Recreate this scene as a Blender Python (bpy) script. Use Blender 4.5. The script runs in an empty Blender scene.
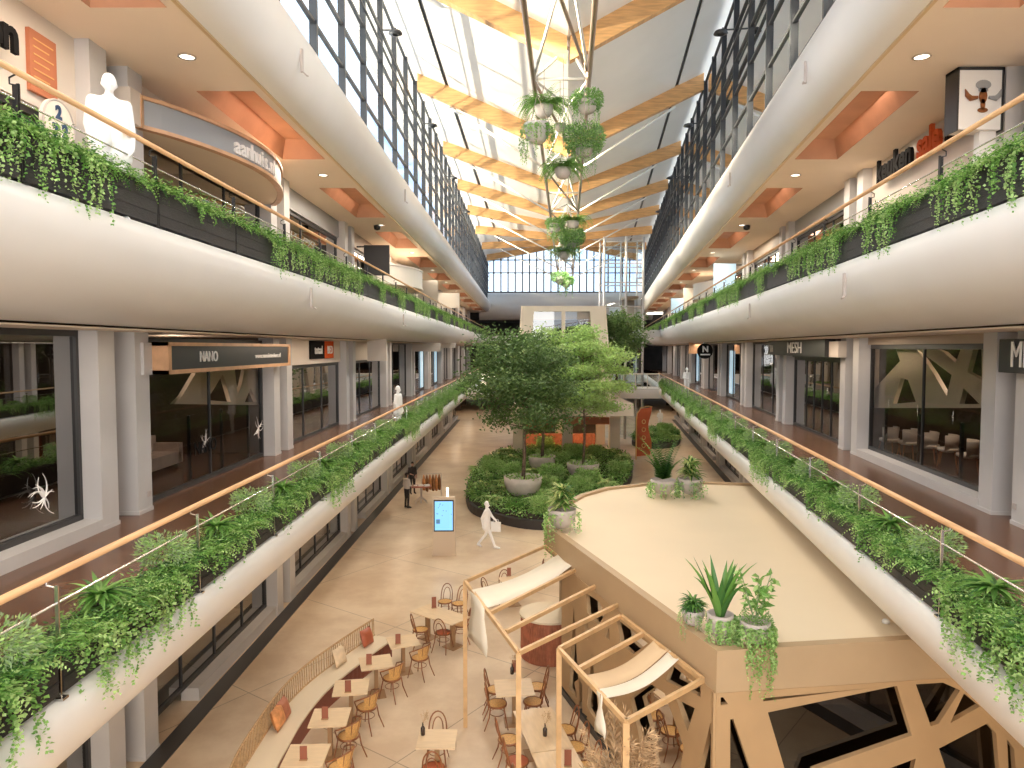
import bpy, bmesh, math, random
from mathutils import Vector, Matrix

SC = bpy.context.scene
COL = SC.collection
RND = random.Random(11)
PI = math.pi
ZC = 7.7                      # eye height above the ground floor
F0, F1, F2, CE = 0.0, 4.64, 9.3, 12.7

# ---------------------------------------------------------------- camera
cam = bpy.data.cameras.new('camera')
cam.sensor_width = 36.0
cam.lens = 710.0 / 1024.0 * 36.0
cam.clip_end = 600
camo = bpy.data.objects.new('camera', cam)
COL.objects.link(camo)
TH = math.atan(36.0 / 710.0)
camo.location = (0, 0, ZC)
camo.rotation_euler = (PI / 2 - TH, 0, 0)
SC.camera = camo

# ---------------------------------------------------------------- world, added fill lamps, exposure
SC.view_settings.view_transform = 'Standard'
SC.view_settings.look = 'None'
SC.view_settings.gamma = 1.0
SC.view_settings.use_curve_mapping = False
SC.view_settings.exposure = 0.06
SC.cycles.use_denoising = True
SC.cycles.max_bounces = 6
SC.cycles.diffuse_bounces = 4
SC.cycles.glossy_bounces = 3
SC.cycles.transparent_max_bounces = 10
SC.cycles.transmission_bounces = 3
SC.cycles.caustics_reflective = False
SC.cycles.caustics_refractive = False
SC.cycles.sample_clamp_indirect = 6.0

w = bpy.data.worlds.new('sky'); SC.world = w; w.use_nodes = True
nt = w.node_tree; nt.nodes.clear()
out = nt.nodes.new('ShaderNodeOutputWorld'); bg = nt.nodes.new('ShaderNodeBackground')
tc = nt.nodes.new('ShaderNodeTexCoord'); nz = nt.nodes.new('ShaderNodeTexNoise')
rp = nt.nodes.new('ShaderNodeValToRGB')
nz.inputs['Scale'].default_value = 3.2; nz.inputs['Detail'].default_value = 6
rp.color_ramp.elements[0].position = .36; rp.color_ramp.elements[0].color = (.33, .62, .95, 1)
rp.color_ramp.elements[1].position = .54; rp.color_ramp.elements[1].color = (.86, .92, 1.0, 1)
nt.links.new(tc.outputs['Generated'], nz.inputs['Vector'])
nt.links.new(nz.outputs['Fac'], rp.inputs['Fac'])
nt.links.new(rp.outputs['Color'], bg.inputs['Color'])
bg.inputs['Strength'].default_value = 2.1
nt.links.new(bg.outputs['Background'], out.inputs['Surface'])


def area(name, loc, direction, sx, sy, power, color):
    l = bpy.data.lights.new(name, 'AREA'); l.shape = 'RECTANGLE'; l.size = sx; l.size_y = sy
    l.energy = power; l.color = color
    o = bpy.data.objects.new(name, l); COL.objects.link(o); o.location = loc
    o.rotation_euler = Vector(direction).to_track_quat('-Z', 'Y').to_euler()
    return o
# large fill lamp added behind the camera, out of view
area('rear_fill', (0, -9.0, 11.0), (0, 1, -.12), 12, 14, 2050, (1, .95, .88))

area('rear_low_fill', (0, -8.5, 3.2), (0, 1, .28), 10, 4, 950, (1, .76, .48))  # added warm fill, aimed up at the fascia undersides

def lamp(name, loc, power, color, rad=.12, spot=None):
    l = bpy.data.lights.new(name, 'SPOT' if spot else 'POINT'); l.energy = power; l.color = color
    l.shadow_soft_size = rad
    if spot: l.spot_size = spot; l.spot_blend = .6
    o = bpy.data.objects.new(name, l); COL.objects.link(o); o.location = loc
    return o

# ---------------------------------------------------------------- geometry of the place
def KX(s): return .014 if s < 0 else .139
def W(s, l, D, z): return Vector((s * l + KX(s) * D, D, z))
def heading(s):                                       # local +x faces the atrium, local y runs along the side
    return -.014 if s < 0 else PI - .1381
def ray(px, py):
    a = (px - 512) / 710; b = (384 - py) / 710
    return Vector((a, math.cos(TH) + b * math.sin(TH), b * math.cos(TH) - math.sin(TH)))
def G(px, py, z):
    d = ray(px, py); t = (z - ZC) / d.z
    return Vector((d.x * t, d.y * t, z))
def AT(px, py, D):
    d = ray(px, py); t = D / d.y
    return Vector((d.x * t, D, ZC + d.z * t))

# added strip light standing in for low sun on the right hand window ledge
l = bpy.data.lights.new('ledge_fill_strip', 'AREA'); l.shape = 'RECTANGLE'; l.size = 100; l.size_y = .7; l.energy = 5200; l.color = (1, .85, .6); l.spread = math.radians(14)
o = bpy.data.objects.new('ledge_fill_strip', l); COL.objects.link(o)
_p = W(-1, 7.2, 52, 19.2); _q = W(1, 4.1, 56, 14.1); _z = -(_q - _p).normalized(); _x = Vector((.07, 1, 0)); _x = (_x - _z * _x.dot(_z)).normalized(); _y = _z.cross(_x)
o.matrix_world = Matrix(((_x.x, _y.x, _z.x, _p.x), (_x.y, _y.y, _z.y, _p.y), (_x.z, _y.z, _z.z, _p.z), (0, 0, 0, 1)))
# added spots standing in for roof-bounced sunlight on the left ceiling slope
for i in range(7):
    l = bpy.data.lights.new('roof_bounce_spot', 'SPOT'); l.energy = 7000; l.color = (1, .87, .66); l.shadow_soft_size = .08; l.spot_size = 1.9; l.spot_blend = .4
    o = bpy.data.objects.new('roof_bounce_spot', l); COL.objects.link(o); o.location = W(-1, 11.5, 4 + 11 * i, CE + 1.5)
    o.rotation_euler = Vector((1, .35, .30)).to_track_quat('-Z', 'Y').to_euler()

# ---------------------------------------------------------------- materials
MATS = {}
def mat(name, col, rough=.5, metal=0, var=.0, scale=4.0, bump=0, emis=None, es=0, spec=.5, stretch=None, col2=None):
    if name in MATS: return MATS[name]
    m = bpy.data.materials.new(name); m.use_nodes = True
    n = m.node_tree; b = n.nodes['Principled BSDF']
    b.inputs['Roughness'].default_value = rough; b.inputs['Metallic'].default_value = metal
    b.inputs['Specular IOR Level'].default_value = spec
    tcn = n.nodes.new('ShaderNodeTexCoord'); src = tcn.outputs['Object']
    if stretch:
        mp = n.nodes.new('ShaderNodeMapping'); mp.inputs['Scale'].default_value = stretch
        n.links.new(src, mp.inputs['Vector']); src = mp.outputs['Vector']
    no = n.nodes.new('ShaderNodeTexNoise'); no.inputs['Scale'].default_value = scale; no.inputs['Detail'].default_value = 5
    n.links.new(src, no.inputs['Vector'])
    r = n.nodes.new('ShaderNodeValToRGB')
    c1 = tuple(max(0, c * (1 - var)) for c in col[:3]) + (1,)
    c2 = (tuple(col2[:3]) + (1,)) if col2 else tuple(min(1, c * (1 + var)) for c in col[:3]) + (1,)
    r.color_ramp.elements[0].position = .35; r.color_ramp.elements[0].color = c1
    r.color_ramp.elements[1].position = .65; r.color_ramp.elements[1].color = c2
    n.links.new(no.outputs['Fac'], r.inputs['Fac']); n.links.new(r.outputs['Color'], b.inputs['Base Color'])
    if bump:
        bp = n.nodes.new('ShaderNodeBump'); bp.inputs['Strength'].default_value = bump; bp.inputs['Distance'].default_value = .02
        n.links.new(no.outputs['Fac'], bp.inputs['Height']); n.links.new(bp.outputs['Normal'], b.inputs['Normal'])
    if emis:
        b.inputs['Emission Color'].default_value = (*emis, 1); b.inputs['Emission Strength'].default_value = es
    MATS[name] = m
    return m

def leaf_mat(name, col, trans=.35, var=.25):
    m = bpy.data.materials.new(name); m.use_nodes = True; n = m.node_tree; n.nodes.clear()
    o = n.nodes.new('ShaderNodeOutputMaterial'); d = n.nodes.new('ShaderNodeBsdfDiffuse'); t = n.nodes.new('ShaderNodeBsdfTranslucent')
    g = n.nodes.new('ShaderNodeBsdfGlossy'); g.inputs['Roughness'].default_value = .45
    mx = n.nodes.new('ShaderNodeMixShader'); mx.inputs[0].default_value = trans
    mg = n.nodes.new('ShaderNodeMixShader'); mg.inputs[0].default_value = .05
    gm = n.nodes.new('ShaderNodeNewGeometry')
    r = n.nodes.new('ShaderNodeValToRGB')
    r.color_ramp.elements[0].color = (*[c * (1 - var) for c in col], 1)
    r.color_ramp.elements[1].color = (*[min(1, c * (1 + var)) for c in col], 1)
    n.links.new(gm.outputs['Random Per Island'], r.inputs['Fac'])
    n.links.new(r.outputs['Color'], d.inputs['Color']); n.links.new(r.outputs['Color'], t.inputs['Color'])
    n.links.new(d.outputs[0], mx.inputs[1]); n.links.new(t.outputs[0], mx.inputs[2])
    n.links.new(mx.outputs[0], mg.inputs[1]); n.links.new(g.outputs[0], mg.inputs[2])
    n.links.new(mg.outputs[0], o.inputs['Surface'])
    MATS[name] = m
    return m

def glass_mat(name, refl, tint, rough=.01):
    m = bpy.data.materials.new(name); m.use_nodes = True; n = m.node_tree; n.nodes.clear()
    o = n.nodes.new('ShaderNodeOutputMaterial'); t = n.nodes.new('ShaderNodeBsdfTransparent'); t.inputs[0].default_value = (*tint, 1)
    g = n.nodes.new('ShaderNodeBsdfGlossy'); g.inputs['Roughness'].default_value = rough; g.inputs['Color'].default_value = (.95, .95, .95, 1)
    f = n.nodes.new('ShaderNodeFresnel'); f.inputs['IOR'].default_value = 1.5
    a = n.nodes.new('ShaderNodeMath'); a.operation = 'ADD'; a.use_clamp = True; a.inputs[1].default_value = refl
    mx = n.nodes.new('ShaderNodeMixShader')
    n.links.new(f.outputs[0], a.inputs[0]); n.links.new(a.outputs[0], mx.inputs[0])
    n.links.new(t.outputs[0], mx.inputs[1]); n.links.new(g.outputs[0], mx.inputs[2]); n.links.new(mx.outputs[0], o.inputs['Surface'])
    MATS[name] = m
    return m

mat('white_paint', (.83, .81, .79), .38, var=.02, scale=.6)
mat('column_paint', (.57, .55, .54), .45, var=.03, scale=1.5)
mat('soffit', (.84, .72, .60), .6, var=.03, scale=.5)
mat('gold_trim', (.70, .52, .30), .35, metal=.3)
mat('roof_panel', (.88, .85, .80), .6, var=.03, scale=.4)
mat('glulam', (.66, .37, .15), .45, var=.16, scale=1.6, stretch=(1, 1, 9), bump=.1)
mat('mullion', (.055, .06, .07), .4, metal=.4)
mat('mullion_warm', (.35, .30, .26), .4, metal=.3)
mat('steel_white', (.80, .77, .70), .35)
mat('steel_rod', (.42, .32, .26), .3, metal=.8)
mat('black_steel', (.02, .02, .022), .35, metal=.3)
mat('chrome', (.75, .74, .72), .2, metal=1)
mat('handrail_wood', (.62, .37, .19), .35, var=.15, scale=3, stretch=(8, .4, 8))
mat('trough_black', (.022, .02, .022), .55, var=.4, scale=14, stretch=(1, 1, 8), bump=.3)
mat('soil', (.03, .02, .015), .9)
mat('wall_warm', (.70, .62, .54), .6, var=.03, scale=.8)
mat('interior_dark', (.045, .038, .034), .6, var=.3, scale=.7)
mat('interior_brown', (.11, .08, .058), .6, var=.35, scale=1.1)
mat('frame_dark', (.035, .033, .033), .4)
mat('wood_frame', (.62, .36, .20), .4, var=.12, scale=3)
mat('panel_dark', (.03, .031, .034), .4)
mat('letter_white', (.85, .83, .8), .5)
mat('navy', (.02, .06, .14), .4); mat('letter_black', (.012, .011, .011), .9, spec=.1)
mat('letter_orange', (.62, .11, .03), .9, spec=.1)
mat('poster_orange', (.50, .17, .08), .5, var=.06, scale=2)
mat('poster_text', (.78, .42, .16), .5)
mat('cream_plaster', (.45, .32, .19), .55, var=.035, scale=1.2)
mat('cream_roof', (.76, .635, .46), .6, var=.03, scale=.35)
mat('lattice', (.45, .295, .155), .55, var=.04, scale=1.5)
mat('pavilion_white', (.80, .69, .56), .5, var=.03, scale=1)
mat('pergola_wood', (.62, .40, .20), .45, var=.12, scale=4)
mat('canvas', (.84, .78, .66), .8, var=.02, scale=2)
mat('canvas_tan', (.70, .52, .33), .8, var=.02, scale=2)
mat('table_top', (.74, .56, .36), .4, var=.05, scale=3, stretch=(1, 6, 1))
mat('table_leg', (.40, .24, .12), .5)
mat('bentwood', (.27, .10, .035), .3, var=.25, scale=6)
mat('cane', (.66, .38, .13), .6, var=.15, scale=30)
mat('rattan', (.46, .29, .14), .55, var=.2, scale=20)
mat('leather_red', (.42, .11, .05), .5, var=.12, scale=4)
mat('menu_red', (.30, .10, .06), .5)
mat('cushion_orange', (.62, .27, .10), .8, var=.2, scale=9)
mat('cushion_cream', (.72, .56, .38), .8, var=.08, scale=9)
mat('terracotta', (.42, .15, .08), .6, var=.2, scale=5)
mat('pot_grey', (.50, .44, .41), .55, var=.1, scale=3, bump=.1)
mat('pot_white', (.68, .62, .58), .5, var=.07, scale=3)
mat('bark', (.17, .12, .09), .8, var=.4, scale=9, bump=.5)
mat('bottle', (.035, .02, .015), .15)
mat('pampas', (.55, .38, .22), .8, var=.25, scale=12)
mat('figure_white', (.90, .90, .90), .7)
mat('skin', (.50, .30, .22), .6)
mat('shirt', (.62, .56, .52), .8)
mat('trousers', (.02, .018, .02), .8)
mat('dark_coat', (.03, .025, .025), .8)
mat('brown_coat', (.28, .13, .05), .8, var=.3, scale=6)
mat('kiosk_grey', (.62, .50, .38), .45)
mat('screen_blue', (.15, .45, .75), .3, emis=(.30, .68, 1.0), es=.75)
mat('screen_mark', (.1, .25, .4), .4, emis=(.05, .2, .4), es=.4)
mat('lamp_white', (1, .95, .85), .5, emis=(1, .9, .75), es=3)
mat('orange_paint', (.56, .31, .20), .6, var=.08, scale=1.4)
mat('orange_light', (.9, .3, .1), .5, emis=(1, .45, .2), es=.5)
mat('flag_red', (.50, .10, .03), .6)
mat('flag_yellow', (.75, .5, .2), .5)
mat('edging', (.04, .035, .035), .6)
mat('sky_panel', (.45, .6, .7), .3, emis=(.6, .85, 1), es=.5)
mat('sign_grey', (.34, .35, .36), .4)
mat('grey_sign_warm', (.42, .33, .25), .5)
mat('counter_white', (.75, .7, .62), .4)
leaf_mat('leaf_fern', (.16, .36, .07)); leaf_mat('leaf_mid', (.26, .48, .12)); leaf_mat('leaf_light', (.44, .64, .24))
leaf_mat('leaf_dark', (.06, .19, .04)); leaf_mat('leaf_tree', (.11, .20, .06)); leaf_mat('leaf_tree_light', (.44, .62, .20))
leaf_mat('leaf_cream', (.55, .62, .25)); leaf_mat('leaf_grey', (.32, .46, .24)); leaf_mat('leaf_tree_mid', (.19, .31, .10))
glass_mat('glass_show', -.06, (.86, .84, .80)); glass_mat('glass_clear', .02, (.93, .97, 1.0)); glass_mat('glass_shop', .24, (.45, .43, .41)); glass_mat('glass_blue', .12, (.80, .90, .95))
glass_mat('glass_dark', .05, (.16, .14, .13))

def floor_stone(name, c1, c2, rough, rot, size, grout):
    m = bpy.data.materials.new(name); m.use_nodes = True; n = m.node_tree; b = n.nodes['Principled BSDF']
    b.inputs['Roughness'].default_value = rough
    tcn = n.nodes.new('ShaderNodeTexCoord'); mp = n.nodes.new('ShaderNodeMapping'); mp.inputs['Rotation'].default_value = (0, 0, rot)
    n.links.new(tcn.outputs['Object'], mp.inputs['Vector'])
    br = n.nodes.new('ShaderNodeTexBrick'); br.offset = 0; br.inputs['Scale'].default_value = 1
    br.inputs['Brick Width'].default_value = size; br.inputs['Row Height'].default_value = size
    br.inputs['Mortar Size'].default_value = .014; br.inputs['Mortar Smooth'].default_value = .3
    br.inputs['Color1'].default_value = (*c1, 1); br.inputs['Color2'].default_value = (*[c * .95 for c in c1], 1); br.inputs['Mortar'].default_value = (*grout, 1)
    n.links.new(mp.outputs[0], br.inputs['Vector'])
    no = n.nodes.new('ShaderNodeTexNoise'); no.inputs['Scale'].default_value = .55; no.inputs['Detail'].default_value = 9; no.inputs['Roughness'].default_value = .65
    n.links.new(tcn.outputs['Object'], no.inputs['Vector'])
    r = n.nodes.new('ShaderNodeValToRGB'); r.color_ramp.elements[0].position = .4; r.color_ramp.elements[0].color = (*[c2[i] / max(c1[i], .01) for i in range(3)], 1)
    r.color_ramp.elements[1].position = .62; r.color_ramp.elements[1].color = (1, 1, 1, 1)
    n.links.new(no.outputs['Fac'], r.inputs['Fac'])
    mx = n.nodes.new('ShaderNodeMixRGB'); mx.blend_type = 'MULTIPLY'; mx.inputs[0].default_value = 1
    n.links.new(br.outputs['Color'], mx.inputs[1]); n.links.new(r.outputs['Color'], mx.inputs[2])
    n.links.new(mx.outputs[0], b.inputs['Base Color'])
    MATS[name] = m
floor_stone('stone_floor', (.76, .61, .44), (.62, .46, .31), .3, .62, 4.6, (.40, .31, .22))
floor_stone('balcony_floor', (.17, .082, .045), (.12, .056, .03), .26, 0, 1.2, (.09, .05, .035))

# ---------------------------------------------------------------- mesh builder
class MB:
    def __init__(self): self.v = []; self.f = []; self.m = []; self.M = None
    def add(self, vs, fs, mi=0):
        o = len(self.v)
        if self.M is not None: vs = [self.M @ Vector(p) for p in vs]
        self.v.extend([tuple(p) for p in vs]); self.f.extend([tuple(i + o for i in f) for f in fs]); self.m.extend([mi] * len(fs))
    def box(self, a, b, mi=0):
        x0, y0, z0 = a; x1, y1, z1 = b
        self.hexa([(x0, y0, z0), (x1, y0, z0), (x1, y1, z0), (x0, y1, z0), (x0, y0, z1), (x1, y0, z1), (x1, y1, z1), (x0, y1, z1)], mi)
    def hexa(self, p, mi=0):
        self.add(p, [(0, 3, 2, 1), (4, 5, 6, 7), (0, 1, 5, 4), (1, 2, 6, 5), (2, 3, 7, 6), (3, 0, 4, 7)], mi)
    def side(self, s, l0, l1, D0, D1, z0, z1, mi=0):
        p = [W(s, l, D, z) for z in (z0, z1) for (l, D) in ((l0, D0), (l1, D0), (l1, D1), (l0, D1))]
        self.hexa(p if s > 0 else [p[1], p[0], p[3], p[2], p[5], p[4], p[7], p[6]], mi)
    def bar(self, p0, p1, w, h, mi=0, up=(0, 0, 1)):
        p0 = Vector(p0); p1 = Vector(p1); d = (p1 - p0).normalized(); u = Vector(up)
        sx = d.cross(u)
        if sx.length < 1e-4: sx = Vector((1, 0, 0))
        sx.normalize(); uz = sx.cross(d).normalized()
        a = sx * w / 2; b = uz * h / 2
        self.hexa([p0 - a - b, p0 + a - b, p1 + a - b, p1 - a - b, p0 - a + b, p0 + a + b, p1 + a + b, p1 - a + b], mi)
    def tube(self, pts, r, n=8, mi=0, closed=False, cap=True):
        pts = [Vector(p) for p in pts]; N = len(pts)
        rs = r if isinstance(r, (list, tuple)) else [r] * N
        vs = []; prev = None
        for i, p in enumerate(pts):
            if closed: t = pts[(i + 1) % N] - pts[i - 1]
            else: t = pts[min(i + 1, N - 1)] - pts[max(i - 1, 0)]
            t = t.normalized() if t.length > 1e-9 else Vector((0, 0, 1))
            if prev is None:
                a = Vector((0, 0, 1)) if abs(t.z) < .9 else Vector((1, 0, 0)); x = t.cross(a).normalized()
            else:
                x = prev - t * prev.dot(t)
                x = x.normalized() if x.length > 1e-6 else t.orthogonal().normalized()
            prev = x; y = t.cross(x)
            for k in range(n):
                an = 2 * PI * k / n; vs.append(p + (x * math.cos(an) + y * math.sin(an)) * rs[i])
        fs = []
        for i in range(N if closed else N - 1):
            j = (i + 1) % N
            for k in range(n): fs.append((i * n + k, i * n + (k + 1) % n, j * n + (k + 1) % n, j * n + k))
        if cap and not closed: fs.append(tuple(range(n - 1, -1, -1))); fs.append(tuple((N - 1) * n + k for k in range(n)))
        self.add(vs, fs, mi)
    def lathe(self, prof, n=24, mi=0, c=(0, 0, 0), capb=True, capt=False):
        vs = []; fs = []; P = len(prof)
        for (r, z) in prof:
            for k in range(n):
                a = 2 * PI * k / n; vs.append((c[0] + r * math.cos(a), c[1] + r * math.sin(a), c[2] + z))
        for i in range(P - 1):
            for k in range(n): fs.append((i * n + k, i * n + (k + 1) % n, (i + 1) * n + (k + 1) % n, (i + 1) * n + k))
        if capb: fs.append(tuple(range(n - 1, -1, -1)))
        if capt: fs.append(tuple((P - 1) * n + k for k in range(n)))
        self.add(vs, fs, mi)
    def prism(self, poly, z0, z1, mi=0, mtop=None):
        n = len(poly); vs = [(p[0], p[1], z0) for p in poly] + [(p[0], p[1], z1) for p in poly]
        self.add(vs, [(i, (i + 1) % n, n + (i + 1) % n, n + i) for i in range(n)] + [tuple(range(n - 1, -1, -1))], mi)
        self.add([(p[0], p[1], z1) for p in poly], [tuple(range(n))], mi if mtop is None else mtop)
    def leaf(self, p, d, L, wd, mi=0, up=None, fold=.25):
        d = d.normalized(); u = up if up is not None else Vector((RND.uniform(-1, 1), RND.uniform(-1, 1), RND.uniform(-.2, 1)))
        s = d.cross(u)
        if s.length < 1e-4: s = d.orthogonal()
        s.normalize(); nn = s.cross(d)
        q = p + d * L * .45 + nn * wd * fold
        self.add([p, q + s * wd / 2, p + d * L, q - s * wd / 2], [(0, 1, 2), (0, 2, 3)], mi)
    def build(self, name, mats, parent=None, smooth=False, loc=None, rz=0):
        me = bpy.data.meshes.new(name); me.from_pydata(self.v, [], self.f)
        for m in (mats if isinstance(mats, (list, tuple)) else [mats]): me.materials.append(MATS[m])
        me.polygons.foreach_set('material_index', self.m)
        if smooth: me.polygons.foreach_set('use_smooth', [True] * len(self.f))
        me.update()
        o = bpy.data.objects.new(name, me); COL.objects.link(o)
        if parent is not None: o.parent = parent
        if loc is not None: o.location = loc
        if rz: o.rotation_euler = (0, 0, rz)
        return o

def sharp(o, ang=40):
    me = o.data; bm = bmesh.new(); bm.from_mesh(me)
    for e in bm.edges:
        if len(e.link_faces) == 2 and e.calc_face_angle(0) > math.radians(ang): e.smooth = False
    for f in bm.faces: f.smooth = True
    bm.to_mesh(me); bm.free(); return o

def tag(o, label, cat, group=None):
    o['label'] = label; o['category'] = cat
    if group: o['group'] = group
    return o
def struct(o): o['kind'] = 'structure'; return o
def stuff(o, label, cat): o['kind'] = 'stuff'; return tag(o, label, cat)
def thing(name, label, cat, loc=(0, 0, 0), rz=0, group=None):
    o = bpy.data.objects.new(name, None); o.empty_display_size = .2; COL.objects.link(o)
    o.location = loc; o.rotation_euler = (0, 0, rz)
    return tag(o, label, cat, group)
def copy_tree(o, loc=None, rz=None, label=None, group=None, parent=None):
    c = o.copy(); COL.objects.link(c)
    if parent is not None: c.parent = parent
    if loc is not None: c.location = loc
    if rz is not None: c.rotation_euler = (0, 0, rz)
    if label: c['label'] = label
    if group: c['group'] = group
    for ch in list(o.children): copy_tree(ch, parent=c)
    return c

def frame_mat(O, u, v):
    u = Vector(u).normalized(); v = Vector(v).normalized(); n = u.cross(v)
    return Matrix(((u.x, v.x, n.x, O[0]), (u.y, v.y, n.y, O[1]), (u.z, v.z, n.z, O[2]), (0, 0, 0, 1)))
def _curve_mesh(cu):
    o = bpy.data.objects.new('tmp', cu); COL.objects.link(o)
    dg = bpy.context.evaluated_depsgraph_get(); me = bpy.data.meshes.new_from_object(o.evaluated_get(dg))
    bpy.data.objects.remove(o); return me
def letters(s, size, M, m, parent=None, name='lettering', extrude=.01, align='CENTER', sx=1.0, bold=0):
    cu = bpy.data.curves.new('t', 'FONT'); cu.body = s; cu.size = size; cu.extrude = extrude; cu.align_x = align; cu.align_y = 'CENTER'
    cu.resolution_u = 3; cu.offset = bold
    me = _curve_mesh(cu); me.materials.clear(); me.materials.append(MATS[m])
    me.transform(M @ Matrix.Diagonal((sx, 1, 1, 1)))
    me.name = name; o = bpy.data.objects.new(name, me); COL.objects.link(o)
    if parent is not None: o.parent = parent
    return o
def cut_panel(outer, holes, ext, M, m, name, parent=None):
    cu = bpy.data.curves.new('c', 'CURVE'); cu.dimensions = '2D'; cu.fill_mode = 'BOTH'; cu.extrude = ext
    for poly in [outer] + holes:
        sp = cu.splines.new('POLY'); sp.points.add(len(poly) - 1)
        for i, p in enumerate(poly): sp.points[i].co = (p[0], p[1], 0, 1)
        sp.use_cyclic_u = True
    me = _curve_mesh(cu); me.materials.clear(); me.materials.append(MATS[m]); me.transform(M); me.name = name
    o = bpy.data.objects.new(name, me); COL.objects.link(o)
    if parent is not None: o.parent = parent
    return o
ORD = ['first', 'second', 'third', 'fourth', 'fifth', 'sixth', 'seventh', 'eighth', 'ninth', 'tenth']
SIDE = {-1: 'left', 1: 'right'}
# ================================================================ THE SHELL
LE = {(-1, 1): 3.95, (1, 1): 3.69, (-1, 2): 4.96, (1, 2): 4.43}      # lateral of each balcony edge
D0, D1 = -6.0, 101.0
EDGE_END = {1: 76.0, 2: 101.0}
PROF = [(0, 0), (-.05, .15), (-.02, .35), (.1, .58), (.28, .78), (.55, .93), (.9, 1.05), (1.4, 1.1)]

# ground floor
m = MB(); m.add([(-16, -8, 0), (32, -8, 0), (32, 112, 0), (-16, 112, 0)], [(0, 1, 2, 3)])
struct(m.build('floor', 'stone_floor'))

for s in (-1, 1):
    for lv, Fz in ((1, F1), (2, F2)):
        e = LE[(s, lv)]; k = 1.0 if lv == 1 else 1.17
        # walkway floor
        m = MB(); De = D1
        m.side(s, e, 14, D0, De, Fz - .12, Fz)
        struct(m.build('floor', 'balcony_floor' if lv == 1 else 'stone_floor'))
        # soffit under it
        m = MB(); m.side(s, e + 1.35, 14, D0, De, Fz - 1.12 * k, Fz - 1.10 * k)
        struct(m.build('ceiling', 'soffit'))
        # curved white fascia
        m = MB(); pr = [(e + .4, 0.0)] + [(e + a, -b * k) for a, b in PROF]
        vs = []
        for D in (D0, De):
            for (l, z) in pr: vs.append(W(s, l, D, Fz + .03 + z))
        n = len(pr)
        fs = [(i, i + 1, n + i + 1, n + i) if s < 0 else (i, n + i, n + i + 1, i + 1) for i in range(n - 1)]
        m.add(vs, fs)
        struct(m.build('trim_%d' % (lv * 2 + (s > 0)), 'white_paint', smooth=True))
    # top soffit and tube
    e = 5.0 if s < 0 else 4.62
    m = MB(); bays = [(-2.7 + 8.4 * i) for i in range(0, 12)]
    a0, a1 = e + .22, e + 1.35
    m.side(s, e, a0, D0, D1, CE, CE + .1); m.side(s, a1, 14, D0, D1, CE, CE + .1)
    prev = D0
    for b in bays:
        m.side(s, a0, a1, prev, b, CE, CE + .1); prev = b + 5.0
    m.side(s, a0, a1, prev, D1, CE, CE + .1)
    struct(m.build('ceiling', 'soffit'))
    m = MB(); m.side(s, e, 14, D0, D1, CE + .6, CE + .75); struct(m.build('ceiling', 'interior_dark'))
    m = MB(); m.side(s, e - .03, e + .03, D0, D1, CE - .03, CE + .02); struct(m.build('trim_%d' % (8 + (s > 0)), 'gold_trim'))
    pr = [(0, 0), (-.22, .06), (-.42, .2), (-.57, .42), (-.66, .7), (-.68, .98), (-.63, 1.22), (-.56, 1.34), (-.5, 1.38), (-.15, 1.40), (.3, 1.40)]
    m = MB(); vs = []; n = len(pr)
    for D in (D0, D1):
        for (l, z) in pr: vs.append(W(s, e + l, D, CE + z))
    m.add(vs, [(i, n + i, n + i + 1, i + 1) if s < 0 else (i, i + 1, n + i + 1, n + i) for i in range(n - 1)])
    o = struct(m.build('trim_%d' % (10 + (s > 0)), 'white_paint', smooth=True)); sharp(o, 50)

# back walls and shop partitions
PAIR = [3.45 + 8.3 * k for k in range(0, 12)]     # first column of each pair starts here (D)
PAIR = [d for d in PAIR]
for s in (-1, 1):
    m = MB()
    m.side(s, 14, 14.3, D0 - 2, D1 + 6, 0, CE + .8)
    for lv, z0, z1 in ((0, 0, F1 - 1.12), (1, F1, F2 - 1.29), (2, F2, CE)):
        for d in PAIR: m.side(s, 7.55, 14, d + .62, d + .78, z0, z1)
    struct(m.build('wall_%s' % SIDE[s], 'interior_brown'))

# columns (pairs) on three levels
def column_thing(s, l, D, z0, z1, label, group):
    m = MB(); w2 = .24; h = z1 - z0
    m.box((-.21, -w2, 0), (.21, w2, h))
    m.box((-.225, -w2 - .012, 0), (.225, w2 + .012, .07))
    o = m.build('column', 'column_paint', loc=W(s, l, D, z0), rz=heading(s))
    return tag(o, label, 'column', group)
cache = {}
for s in (-1, 1):
    for lv, z0, z1, nk, nm in ((1, F1, F2 - 1.29, 12, 'middle walkway'), (2, F2, CE, 12, 'upper walkway'), (0, 0, F1 - 1.12, 9, 'ground floor')):
        for i, d in enumerate(PAIR[:nk]):
            for j, dd in enumerate((.24, 1.36)):
                D = d + dd
                if lv == 2 and i < 1: continue
                near = ['nearer', 'farther'][j]
                if i < 5:
                    lb = '%s column of the %s pale pair from the near end, %s side of the %s' % (near, ORD[i], SIDE[s], nm)
                    g = None
                else:
                    lb = 'pale rectangular column far down the %s side of the %s' % (SIDE[s], nm); g = 'distant columns, %s %s' % (SIDE[s], nm)
                key = (lv,)
                if key not in cache:
                    cache[key] = column_thing(s, 7.22, D, z0, z1, lb, g)
                else:
                    c = cache[key].copy(); COL.objects.link(c); c.location = W(s, 7.22, D, z0); c.rotation_euler = (0, 0, heading(s))
                    c['label'] = lb
                    if 'group' in c: del c['group']
                    if g: c['group'] = g

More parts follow.
